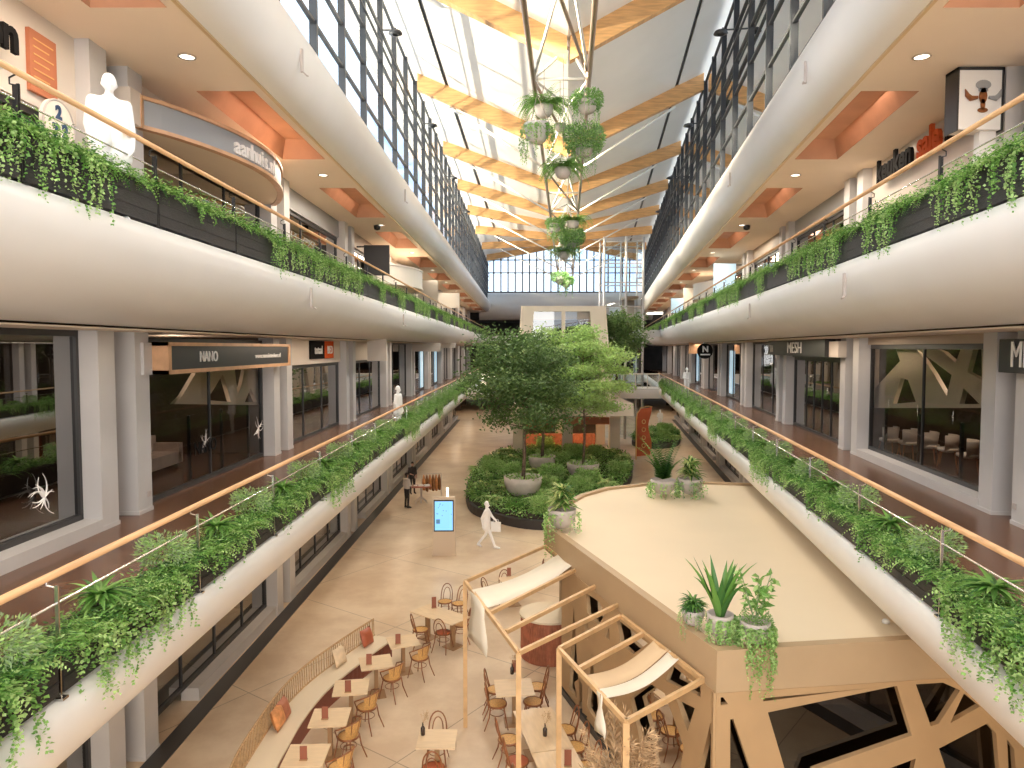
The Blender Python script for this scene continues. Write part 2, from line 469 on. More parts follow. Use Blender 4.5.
# shop windows per bay on each level
wn = [0]
def shop_window(s, Da, Db, z0, z1, head=.12, sill=.0, posts=(), glass='glass_shop', l=7.38):
    wn[0] += 1
    t = thing('window_%d' % wn[0], 'x', 'x'); del t['label']; del t['category']; struct(t)
    m = MB(); f = .07
    m.side(s, l - .05, l + .05, Da, Db, z0, z0 + .09 + sill * 0)
    m.side(s, l - .05, l + .05, Da, Db, z1 - head, z1)
    m.side(s, l - .05, l + .05, Da, Da + f, z0, z1); m.side(s, l - .05, l + .05, Db - f, Db, z0, z1)
    for p in posts: m.side(s, l - .03, l + .03, p - .025, p + .025, z0, z1)
    m.build('frame', 'frame_dark', t)
    m = MB(); a, b, c, d = W(s, l, Da, z0), W(s, l, Db, z0), W(s, l, Db, z1), W(s, l, Da, z1)
    m.add([a, b, c, d], [(0, 1, 2, 3) if s < 0 else (3, 2, 1, 0)])
    m.build('pane', glass, t)
    return t
tn = [20]
def header(s, Da, Db, z0, z1, mt='wall_warm', l0=7.25, l1=7.55):
    tn[0] += 1; m = MB(); m.side(s, l0, l1, Da, Db, z0, z1); return struct(m.build('trim_%d' % tn[0], mt))
ZT = F2 - 1.29
for s in (-1, 1):
    bays = [(-4.0, 3.45)] + [(PAIR[i] + 1.6, PAIR[i + 1]) for i in range(11)]
    for i, (a, b) in enumerate(bays):
        if a > 74: continue
        top = ZT
        if s < 0 and i in (3, 4): top = 7.15; header(s, a, b, top, ZT)
        if s > 0 and i in (3,): header(s, a, b, 7.35, ZT, 'panel_dark'); top = 7.35
        if s > 0 and i == 2: top = ZT - .22; header(s, a, b, top, ZT, 'grey_sign_warm')
        if s < 0 and i == 2: top = ZT - .1
        posts = [a + (b - a) * q for q in ((.5,) if i in (2,) else (.3, .45, .6, .75) if (s > 0 and i == 3) else (.33, .66))]
        if i == 1 and s < 0: posts = []
        sl = .2 if ((s < 0 and i == 1) or (s > 0 and i == 2)) else .0
        if sl: header(s, a, b, F1, F1 + .2, 'column_paint', 7.0, 7.44)
        shop_window(s, a, b, F1 + sl, top, posts=posts, glass='glass_show' if i == 2 else 'glass_shop')
    for i, (a, b) in enumerate(bays):        # ground floor
        if a > 74: continue
        header(s, a, b, 2.9, F1 - 1.12, 'frame_dark')
        if i > 0: header(s, a + (0 if i % 2 else 1.8), b, 0, .28, 'column_paint', 7.05, 7.44)
        shop_window(s, a, b, .28, 2.9, posts=[a + (b - a) * q for q in (.25, .5, .75)])
    for i, (a, b) in enumerate(bays):        # upper floor
        if i == 0: continue
        if s < 0 and i in (1,): header(s, a, b, F2 + 2.0, CE); shop_window(s, a, b, F2, F2 + 2.0, posts=[a + 4]); continue
        if s > 0 and i in (1, 2): header(s, a, b, F2 + 1.9, CE); shop_window(s, a, b, F2, F2 + 1.9, posts=[a + 3]); continue
        header(s, a, b, F2 + 2.75, CE, ['sign_grey', 'grey_sign_warm', 'wall_warm'][i % 3])
        shop_window(s, a, b, F2, F2 + 2.75, posts=[a + (b - a) * q for q in (.33, .66)])
# dark plinth strips along the ground floor walls
for s in (-1, 1):
    m = MB(); m.side(s, 6.62, 7.0, D0, 76, 0, .02); struct(m.build('baseboard_%s' % SIDE[s], 'frame_dark'))

# dark wooden floor inlay beside the glass of the middle walkways is the walkway itself; ceiling slots next
def cove(s, b, label):
    e = 5.0 if s < 0 else 4.62
    l0, l1 = e + .22, e + 1.35; z0, z1 = CE - .005, CE + .42
    t = thing('ceiling_cove', label, 'ceiling light')
    m = MB()
    c = [W(s, l0, b, z0), W(s, l1, b, z0), W(s, l1, b + 5, z0), W(s, l0, b + 5, z0)]
    i0 = [W(s, l0 + .12, b + .35, z1), W(s, l1 - .2, b + .35, z1), W(s, l1 - .2, b + 4.65, z1), W(s, l0 + .12, b + 4.65, z1)]
    m.add(c + i0, [(0, 1, 5, 4), (1, 2, 6, 5), (2, 3, 7, 6), (3, 0, 4, 7), (4, 5, 6, 7)])
    m.build('orange_lining', 'orange_paint', t)
    m = MB(); m.side(s, l0 + .06, l0 + .12, b + .4, b + 4.6, CE + .12, CE + .16); m.build('light_strip', 'orange_light', t)
    return t
def downlight(loc, label, group=None):
    t = thing('downlight', label, 'ceiling light', loc, 0, group)
    m = MB(); m.lathe([(.12, -.02), (.15, -.02), (.15, 0), (.12, 0)], 20, capb=False); m.build('rim', 'chrome', t)
    m = MB(); m.lathe([(.001, -.012), (.12, -.012)], 20, capb=False); m.build('diffuser', 'lamp_white', t)
    return t
dl0 = None
for s in (-1, 1):
    for i in range(12):
        b = -2.7 + 8.4 * i
        if i < 6: lb = 'orange recessed ceiling light well over the %s upper walkway, %s from the near end' % (SIDE[s], ORD[i])
        else: lb = 'small distant orange ceiling well over the %s upper walkway' % SIDE[s]
        cv = cove(s, b, lb)
        if i >= 6: cv['group'] = 'distant orange ceiling wells, %s side' % SIDE[s]
        area('cove_glow', W(s, (5.0 if s < 0 else 4.62) + .78, b + 2.5, CE + .40), (0, 0, -1), .5, 3.2, 24, (1, .66, .46)).parent = cv
        D = 4.1 + 8.35 * i
        loc = W(s, 5.75 if s < 0 else 5.3, D, CE)
        lb = 'round white downlight over the %s upper walkway, %s from the near end' % (SIDE[s], ORD[i]) if i < 6 else 'tiny distant downlight over the %s upper walkway' % SIDE[s]
        if dl0 is None: dl0 = downlight(loc, lb)
        else:
            c = copy_tree(dl0, loc, 0, lb)
            if i >= 6: c['group'] = 'distant downlights, %s side' % SIDE[s]

# area fill added under the soffits to brighten the walkways
for s in (-1, 1):
    for i in range(6):
        D = 2 + 15 * i
        area('walkway_fill', W(s, 6.0, D + 5, CE - .06), (0, 0, -1), .5, 9, 200, (1, .86, .68))
        area('walkway_fill', W(s, 5.9, D + 5, F2 - 1.34), (0, 0, -1), .5, 9, 110, (1, .82, .64))
        area('walkway_fill', W(s, 6.2, D + 5, F1 - 1.17), (0, 0, -1), .4, 9, 60, (1, .78, .55))

# ---------------------------------------------------------------- clerestory, roof
ZB, ZTOP = CE + 1.40, ZC + 12.0
NODES = [-9.0, 1.2, 11.6, 22.0, 32.6, 43.0, 52.5, 62.0, 72.5, 84.0, 95.0, 103.0]
CZ = {-9.0: 8.5, 1.2: 8.5, 11.6: 8.6, 22.0: 8.6, 32.6: 8.6, 43.0: 8.9, 52.5: 9.2, 62.0: 9.9, 72.5: 10.7, 84.0: 12.0, 95.0: 13.4, 103.0: 13.9}
LC = {-1: 4.82, 1: 4.18}
def cen(D): return .0775 * D
wi = 100
for s in (-1, 1):
    for a, b in zip(NODES[:-1], NODES[1:]):
        wi += 1; t = thing('window_%d' % wi, 'x', 'x'); del t['label']; del t['category']; struct(t)
        m = MB(); l = LC[s]; n = max(2, round((b - a) / 2.6))
        for k in range(n):
            D = a + (b - a) * k / n
            m.side(s, l - .09, l + .09, D - .05, D + .05, ZB, ZTOP)
        for z in (ZB + .05, ZB + 1.1, ZB + 2.2, ZB + 3.3, ZB + 4.4, ZTOP - .1): m.side(s, l - .05, l + .05, a, b, z - .035, z + .035)
        m.side(s, l - .32, l - .26, a, b, ZB + 3.3, ZB + 3.36); m.side(s, l - .32, l - .26, a, b, ZB + 3.7, ZB + 3.74)
        m.build('frame', 'mullion', t)
        m = MB(); p = [W(s, l, a, ZB), W(s, l, b, ZB), W(s, l, b, ZTOP), W(s, l, a, ZTOP)]
        m.add(p, [(0, 1, 2, 3)]); m.build('pane', 'glass_clear', t)
# roof skin in two slopes, with eaves
for s in (-1, 1):
    m = MB()
    for a, b in zip(NODES[:-1], NODES[1:]):
        def RP(D, q, up):
            E = W(s, LC[s], D, ZTOP + .35); Cn = Vector((cen(D), D, ZC + CZ[D] + .75))
            return E + (Cn - E) * q + Vector((0, 0, up))
        for (q0, q1) in ((-.35, .2), (.225, 1)):
            lo = [RP(a, q0, 0), RP(a, q1, 0), RP(b, q1, 0), RP(b, q0, 0)]; hi = [p + Vector((0, 0, .25)) for p in lo]
            m.hexa(lo + hi if s < 0 else [lo[1], lo[0], lo[3], lo[2], hi[1], hi[0], hi[3], hi[2]])
    struct(m.build('ceiling', 'roof_panel'))
    m = MB()
    for a, b in zip(NODES[:-1], NODES[1:]):
        lo = [RP(a, .195, .1), RP(a, .23, .1), RP(b, .23, .1), RP(b, .195, .1)]; hi = [p + Vector((0, 0, .2)) for p in lo]
        m.hexa(lo + hi if s < 0 else [lo[1], lo[0], lo[3], lo[2], hi[1], hi[0], hi[3], hi[2]])
    struct(m.build('ceiling', 'mullion'))
    # glulam beams
    for i, D in enumerate(NODES[1:-1]):
        E = W(s, LC[s] - .12, D, ZTOP + .05); Cn = Vector((cen(D) + s * .05, D, ZC + CZ[D] + .45))
        m = MB()
        h0, h1 = .80, .65
        for (p0, p1) in ((E, Cn),):
            y = Vector((0, .17, 0)); 
            m.hexa([p0 - y - Vector((0, 0, h0 * .6)), p0 + y - Vector((0, 0, h0 * .6)), p1 + y - Vector((0, 0, h1 * .6)), p1 - y - Vector((0, 0, h1 * .6)),
                    p0 - y + Vector((0, 0, .30)), p0 + y + Vector((0, 0, .35)), p1 + y + Vector((0, 0, .35)), p1 - y + Vector((0, 0, .35))])
        o = m.build('roof_beam', 'glulam')
        tag(o, '%s timber roof beam from the near end on the %s slope of the ceiling' % (ORD[i], SIDE[s]), 'beam', 'timber roof beams')
# dark ring clamps and lamps at the window wall
pl = None
for s in (-1, 1):
    for i, D in enumerate((24.5, 34.5, 45.0, 56.0)):
        loc = W(s, LC[s] - .55, D, ZB + 4.2)
        lb = 'small dark floodlight on an arm at the %s roof glazing, %s from the near end' % (SIDE[s], ORD[i])
        if pl is None:
            pl = thing('floodlight', lb, 'light', loc, heading(s))
            m = MB(); m.lathe([(.05, .12), (.2, .06), (.24, -.02), (.1, -.06)], 16, capt=False); m.build('housing', 'mullion', pl, True)
            m = MB(); m.tube([(-.5, 0, .1), (0, 0, .1)], .03); m.build('arm', 'mullion', pl)
        else: copy_tree(pl, loc, heading(s), lb)

# steel roof truss along the middle
def chord(D, s, h=8.15): return Vector((cen(D) + (-1.06 if s < 0 else .63), D, ZC + h))
tr = thing('roof_truss', 'long white steel truss hanging under the middle of the roof', 'truss')
m = MB()
for s in (-1, 1): m.tube([chord(D, s) for D in (-4, 22, 43, 62, 84)], .075, 8)
m.build('bottom_chord', 'steel_rod', tr, True)
tn_ = [D for D in NODES[1:-2]]
for i, D in enumerate(tn_):
    m = MB(); m.tube([chord(D, -1), chord(D, 1)], .05); m.build('cross_bar', 'steel_white', tr, True)
    m = MB()
    top = Vector((cen(D), D, ZC + CZ[D] + .5))
    for s in (-1, 1):
        m.tube([chord(D, s), top], .045)
        if i < len(tn_) - 1:
            Dn = tn_[i + 1]; mid = (D + Dn) / 2
            m.tube([chord(D, s), (cen(mid), mid, ZC + (CZ[D] + CZ[Dn]) / 2 + .5)], .045)
            m.tube([chord(Dn, s), (cen(mid), mid, ZC + (CZ[D] + CZ[Dn]) / 2 + .5)], .045)
    m.build('web', 'steel_white', tr, True)
    if i < len(tn_) - 1:
        m = MB(); Dn = tn_[i + 1]; mid = (D + Dn) / 2
        m.tube([chord(D, -1), chord(Dn, 1)], .05); m.build('diagonal', 'steel_rod', tr, True)
        m = MB(); m.tube([chord(mid, -1), chord(mid, 1)], .05); m.build('cross_bar', 'steel_white', tr, True)
    if D > 30:
        m = MB()
        for s in (-1, 1):
            E = W(s, LC[s], D, ZTOP); Cn = Vector((cen(D), D, ZC + CZ[D] + .5)); q = E + (Cn - E) * .22
            m.tube([chord(D, s), q - Vector((0, 0, .5))], .06)
        m.build('strut', 'steel_white', tr, True)
# fill spots added at truss height to brighten the hall
for D in (6, 14, 28, 36, 50, 60, 74, 88):
    lamp('truss_fill', (cen(D) - .2, D, ZC + 8.0), 1000 if D < 20 else 2000, (1, .93, .84), .35, 2.7)

# ---------------------------------------------------------------- the far end
m = MB(); m.add([W(-1, 14, 110, 0), W(1, 14, 110, 0), W(1, 14, 110, CE), W(-1, 14, 110, CE)], [(0, 1, 2, 3)])
struct(m.build('wall_back', 'interior_dark'))
t = thing('window_150', 'x', 'x'); del t['label']; del t['category']; struct(t)
xa, xb = W(-1, 5, 101, 0).x, W(1, 4.6, 101, 0).x
m = MB(); N = 22
for k in range(N + 1):
    x = xa + (xb - xa) * k / N; m.box((x - .09, 100.9, ZC + 7.6), (x + .09, 101.1, ZC + 14.4))
for z in (ZC + 7.8, ZC + 10.6, ZC + 12.4): m.box((xa, 100.92, z - .07), (xb, 101.08, z + .07))
m.build('frame', 'mullion', t)
m = MB(); m.add([(xa, 101, ZC + 7.6), (xb, 101, ZC + 7.6), (xb, 101, ZC + 14.4), (xa, 101, ZC + 14.4)], [(0, 1, 2, 3)]); m.build('pane', 'glass_clear', t)
m = MB(); pr = [(0, 3.9), (-.9, 4.1), (-1.5, 4.9), (-1.7, 5.8), (-1.4, 6.8), (-.6, 7.6), (0, 7.75)]
vs = [(x, 100.5 + a, ZC + z) for x in (xa - 1, xb + 1) for a, z in pr]; n = len(pr)
m.add(vs, [(i, n + i, n + i + 1, i + 1) for i in range(n - 1)]); struct(m.build('trim_60', 'white_paint', smooth=True))
m = MB(); m.box((xa - 12, 101.2, CE - 1), (xb + 12, 101.6, CE + 3)); m.box((xa - 10, 100.4, CE - 1.1), (xb + 10, 110, CE - .9)); struct(m.build('wall_back', 'interior_dark'))
# upper cross floor at the far end, both levels
for Fz in (F1, F2):
    m = MB(); Da = 84 if Fz == F1 else 96
    m.box((W(-1, 5, Da, 0).x, Da, Fz - .9), (W(1, 5, Da, 0).x + 2, 110, Fz)); struct(m.build('floor', 'balcony_floor'))
    m = MB(); m.box((W(-1, 5, Da, 0).x, Da - .3, Fz - 1.0), (W(1, 5, Da, 0).x + 2, Da, Fz + .05)); struct(m.build('trim_%d' % (61 + (Fz == F2)), 'white_paint'))
# little lit signs in the dark far shops
def sign_box(name, label, loc, sx, sz, th, mt, rz=0, txt=None, tm='letter_white', ts=.2):
    t = thing(name, label, 'sign', loc, rz)
    m = MB(); m.box((-sx / 2, 0, -sz / 2), (sx / 2, th, sz / 2)); m.build('panel', mt, t)
    if txt: letters(txt, ts, frame_mat((0, -.012, 0), (1, 0, 0), (0, 0, 1)), tm, t)
    return t
P = AT(665, 311, 99); sign_box('shop_sign', 'small bright white sign at the far end of the right upper walkway', P, 5.0, .9, .2, 'lamp_white', 0, None)
# the outer roof level beyond the glazing, and the parapets
for s in (-1, 1):
    m = MB(); m.side(s, 5.4, 30, D0, 110, CE + .85, CE + 1.0); struct(m.build('ceiling', 'roof_panel'))
# ================================================================ PLANTS
V = Vector
def rdir(down=0.0, flat=1.0):
    a = RND.uniform(0, 2 * PI); z = RND.uniform(-1, 1) * flat - down
    return V((math.cos(a), math.sin(a), z)).normalized()
def frond(m, p, d, L, arch=.9, n=9, lw=.05, mi=0, both=True):
    """an arching stem with leaflets in pairs"""
    pos = V(p); dr = V(d).normalized(); st = L / n
    for k in range(n):
        dr = (dr + V((0, 0, -arch / n))).normalized(); q = pos + dr * st
        sd = dr.cross(V((0, 0, 1)));
        if sd.length < 1e-3: sd = V((1, 0, 0))
        sd.normalize(); ll = lw * (1.25 - k / n) * 1.5
        for sg in (-1, 1):
            m.leaf(q, (sd * sg + dr * .6 + V((0, 0, -.25))), ll, ll * .38, mi, up=V((0, 0, 1)), fold=.1)
        pos = q
def vine(m, p, L, out, mi=0, lw=.045, step=.035, stem=None):
    pos = V(p); n = int(L / step); wob = RND.uniform(0, 6); pts = [pos.copy()]
    for k in range(n):
        t = k / max(1, n)
        dr = V(out) * max(0, .9 - k * .22) + V((.12 * math.sin(wob + k * .3), .14 * math.cos(wob * 2 + k * .23), -1))
        pos = pos + dr.normalized() * step; pts.append(pos.copy())
        ll = lw * RND.uniform(.7, 1.2) * (1 - .35 * t)
        m.leaf(pos, rdir(.5), ll, ll * .85, mi, fold=.15)
        if RND.random() < .45: m.leaf(pos, rdir(.5), ll, ll * .85, mi, fold=.15)
    if stem is not None and len(pts) > 2: m.tube(pts[::4] + [pts[-1]], .004, 3, stem)
def strap(m, p, d, L, wd, arch, mi=0, n=5, mi2=None):
    pos = V(p); dr = V(d).normalized(); st = L / n; sd = dr.cross(V((0, 0, 1)))
    if sd.length < 1e-3: sd = V((1, 0, 0))
    sd.normalize(); vs = [pos - sd * wd * .25, pos, pos + sd * wd * .25]
    for k in range(n):
        dr = (dr + V((0, 0, -arch / n))).normalized(); pos = pos + dr * st; t = (k + 1) / n
        ww = wd * .5 * (math.sin(PI * min(1, (.25 + t * .75))) + (0.02 if k == n - 1 else .25 * (1 - t)))
        up = sd.cross(dr) * ww * -.3
        vs += [pos - sd * ww - up, pos, pos + sd * ww - up]
    fs = []
    for k in range(n): b = 3 * k; fs += [(b, b + 1, b + 4, b + 3)]
    fs2 = [(3 * k + 1, 3 * k + 2, 3 * k + 5, 3 * k + 4) for k in range(n)]
    m.add(vs, fs, mi); m.add(vs, fs2, mi if mi2 is None else mi2)
def rosette(m, c, R, n, mi=(0, 1), wd=.05, arch=1.2, mi2=None, zmin=.1):
    for i in range(n):
        a = RND.uniform(0, 2 * PI); z = RND.uniform(zmin, 1.6)
        strap(m, V(c) + V((0, 0, RND.uniform(0, .06))), (math.cos(a), math.sin(a), z), R * RND.uniform(.75, 1.1), wd, arch * RND.uniform(.6, 1.2), RND.choice(mi), 5, mi2)
def bush(m, c, r, n, mi=(0, 1, 2), lw=.05, sq=.9):
    c = V(c)
    for i in range(n):
        d = rdir(0); rr = r * (RND.random() ** .4)
        p = c + V((d.x * rr, d.y * rr, d.z * rr * sq)); m.leaf(p, (d + rdir() * .7 + V((0, 0, .2))), lw * RND.uniform(.7, 1.2), lw * .42, RND.choice(mi))

GR = ['leaf_fern', 'leaf_mid', 'leaf_light', 'leaf_dark', 'leaf_grey']
TL = 2.58
def mass(cov, seed):
    """low ferny growth along the trough; cov = list of (y0, y1, density)"""
    RND.seed(seed); m = MB()
    for (y0, y1, den, hh) in cov:
        for i in range(int((y1 - y0) * 60 * den)):
            y = RND.uniform(y0, y1); x = RND.uniform(-.3, -.02); a = RND.uniform(-1.7, 1.7) if RND.random() < .75 else RND.uniform(0, 6.28)
            frond(m, (x, y, .5 + RND.uniform(0, .06)), (math.cos(a), math.sin(a), RND.uniform(.8, 2.6) * hh), RND.uniform(.26, .46), RND.uniform(1.6, 2.8), 9, .056, RND.choice((0, 0, 1, 1, 2, 3)))
        for i in range(int((y1 - y0) * 520 * den)):
            y = RND.uniform(y0, y1); m.leaf(V((RND.uniform(-.36, .1), y, .5 + RND.random() ** 1.5 * .3 * hh)), rdir(-.2), RND.uniform(.04, .08), .022, RND.choice((0, 1, 1, 2, 3)))
    return m
def vines(y0, y1, n, lmin, lmax, seed, mi=(1, 2, 2, 0), lw=.05):
    RND.seed(seed); m = MB()
    for i in range(n):
        vine(m, (RND.uniform(-.06, .03), RND.uniform(y0, y1), .56 + RND.uniform(-.02, .08)), RND.uniform(lmin, lmax) * (1.25 if RND.random() < .15 else 1), (1, RND.uniform(-.5, .5), .35), RND.choice(mi), lw)
    return m
def trough_box():
    m = MB(); y = TL / 2
    m.box((-.38, -y, .05), (-.03, y, .55))
    m.box((-.385, -y, .2), (-.022, y, .208)); m.box((-.385, -y, .37), (-.022, y, .378))
    m.box((-.40, -y - .005, .53), (-.015, y + .005, .56))
    return m
def make_trough(kind):
    t = thing('planter_trough', 'x', 'planter')
    bx_ = trough_box().build('box', 'trough_black', t)
    m = MB(); m.box((-.36, -TL / 2 + .02, .55), (-.05, TL / 2 - .02, .575)); m.build('soil', 'soil', bx_)
    y = TL / 2
    if kind == 'drape':                       # heavy all along
        mass([(-y, y, 1.0, .75)], 1).build('fern', GR, t); vines(-y, y, 62, .3, .75, 2).build('trailing_vine', GR, t)
    elif kind == 'half':
        mass([(-y, 0, 1.0, .9), (0, y, .75, .65)], 3).build('fern', GR, t); vines(-y, .1, 34, .3, .8, 4).build('trailing_vine', GR, t)
    elif kind == 'low':
        mass([(-y, y, .8, .75)], 5).build('fern', GR, t); vines(-.2, .3, 7, .15, .4, 6).build('trailing_vine', GR, t)
    elif kind == 'clump':
        mass([(-y, y, .8, .8)], 7).build('fern', GR, t); vines(.3, 1.1, 26, .3, .8, 8).build('trailing_vine', GR, t)
        RND.seed(9); m = MB()
        rosette(m, (-.18, .75, .6), .34, 40, (0, 1), .035, 1.3); m.build('spider_plant', GR, t)
    elif kind in ('mix', 'mixdrape'):
        mass([(-y, y, 1.5, .8)], 11).build('fern', GR, t)
        (vines(-1.2, .2, 34, .25, .6, 12) if kind == 'mix' else vines(-1.2, 1.0, 64, .3, 1.0, 13, lw=.058)).build('trailing_vine', GR, t)
        RND.seed(14); m = MB(); rosette(m, (-.18, -.5, .74), .38, 50, (0, 0, 1, 3), .05, 1.25); m.build('spider_plant', GR, t)
        m = MB(); bush(m, (-.2, .8, .88), .30, 1100, (4, 4, 2, 1), .055); m.build('round_shrub', GR, t)
    return t
protos = {}
PATN = {(-1, 2): ['drape', 'half', 'low', 'clump', 'drape', 'drape', 'half', 'clump', 'low', 'half', 'clump'],
        (1, 2): ['drape', 'drape', 'half', 'half', 'drape', 'low', 'clump', 'half', 'drape', 'clump', 'low'],
        (-1, 1): ['mixdrape', 'mixdrape', 'mix', 'mix', 'mixdrape', 'mix', 'mix', 'clump'],
        (1, 1): ['mixdrape', 'mixdrape', 'mix', 'mix', 'mix', 'mixdrape', 'mix', 'mix']}
START = {(-1, 2): 4.54, (1, 2): 4.54, (-1, 1): 3.35, (1, 1): 5.22 - 2.65}
ENDD = {1: 76 * .72, 2: 92}
for (s, lv), st in START.items():
    Fz = F1 if lv == 1 else F2; wy = 'middle walkway' if lv == 1 else 'upper walkway'
    e = LE[(s, lv)]; D = st; i = 0
    end = 72 if (lv == 1 and s < 0) else (55 if lv == 1 else 96)
    rail = thing('railing', 'wood topped steel balcony railing along the %s %s' % (SIDE[s], wy), 'railing', (0, 0, 0), 0)
    m = MB(); m.tube([W(s, e + .04, D_, Fz + 1.13) for D_ in (-5, end)], .034, 12); m.build('handrail', 'handrail_wood', rail, True)
    m = MB(); m.tube([W(s, e + .06, D_, Fz + .86) for D_ in (-5, end)], .011, 6); m.build('steel_rod', 'chrome', rail, True)
    q = st - 2.65 * 2
    while q < end:
        m = MB()
        m.side(s, e + .03, e + .06, q - .009, q + .009, Fz + .02, Fz + 1.02)
        if lv == 2: m.side(s, e + .03, e + .075, q - .045, q - .025, Fz + .02, Fz + 1.0)
        m.side(s, e - .012, e + .07, q - .05, q + .03, Fz + .03, Fz + .05)
        m.tube([W(s, e + .05, q, Fz + 1.0), W(s, e + .13, q, Fz + 1.02), W(s, e + .13, q, Fz + 1.08), W(s, e + .05, q, Fz + 1.12)], .009, 6)
        m.build('post', 'black_steel' if lv == 2 else 'chrome', rail); q += 2.65
    while D < end - 2.6:
        c = D + 1.325; pat = PATN[(s, lv)]; kd = pat[i] if i < len(pat) else ['half', 'clump', 'low', 'drape'][i % 4] if lv == 2 else ['mix', 'mix', 'mixdrape'][i % 3]
        loc = W(s, e, c, Fz + .03); rz = heading(s)
        desc = {'drape': 'ferns and dense vines', 'half': 'vines over one half', 'low': 'low ferns', 'clump': 'a spider plant',
                'mix': 'a round shrub', 'mixdrape': 'a shrub and long vines'}[kd]
        if i < 9:
            lb = 'black trough with %s, %s from the near end, %s %s' % (desc, ORD[i], SIDE[s], wy); g = 'planter troughs on the %s %s' % (SIDE[s], wy)
        else:
            lb = 'distant black planter trough with green plants on the %s %s' % (SIDE[s], wy); g = 'distant planter troughs on the %s %s' % (SIDE[s], wy)
        if kd not in protos:
            protos[kd] = make_trough(kd); t = protos[kd]; t.location = loc; t.scale = (1, 1, 1 if lv == 2 else .80); t.rotation_euler = (0, 0, rz); t['label'] = lb; t['group'] = g
        else: copy_tree(protos[kd], loc, rz, lb, g).scale = (1, 1, 1 if lv == 2 else .80)
        D += 2.65; i += 1
# small grey brackets on the white fascias
br0 = None
for (s, lv), xs in {(-1, 3): ((14.2,), (26.5,)), (1, 3): ((14.8,), (24,)), (-1, 2): ((16.6,), (29.5,)), (1, 2): ((13.4,), (22.5,))}.items():
    for i, (D,) in enumerate(xs):
        if lv == 3: l, z = (4.34 if s < 0 else 3.96), CE + .62
        else: l, z = LE[(s, 2)] - .03, F2 - .42
        loc = W(s, l, D, z); lb = 'small grey upright bracket on the %s %s white fascia, %s one' % (SIDE[s], 'top' if lv == 3 else 'upper walkway', ['nearer', 'farther'][i])
        if br0 is None:
            m = MB(); m.box((0, -.03, -.22), (.05, .03, .22)); m.tube([(.02, 0, -.2), (.1, .1, -.26), (.1, .16, -.24)], .015); br0 = tag(m.build('wall_bracket', 'pot_grey', loc=loc, rz=heading(s)), lb, 'bracket')
        else:
            c = copy_tree(br0, loc, heading(s), lb)

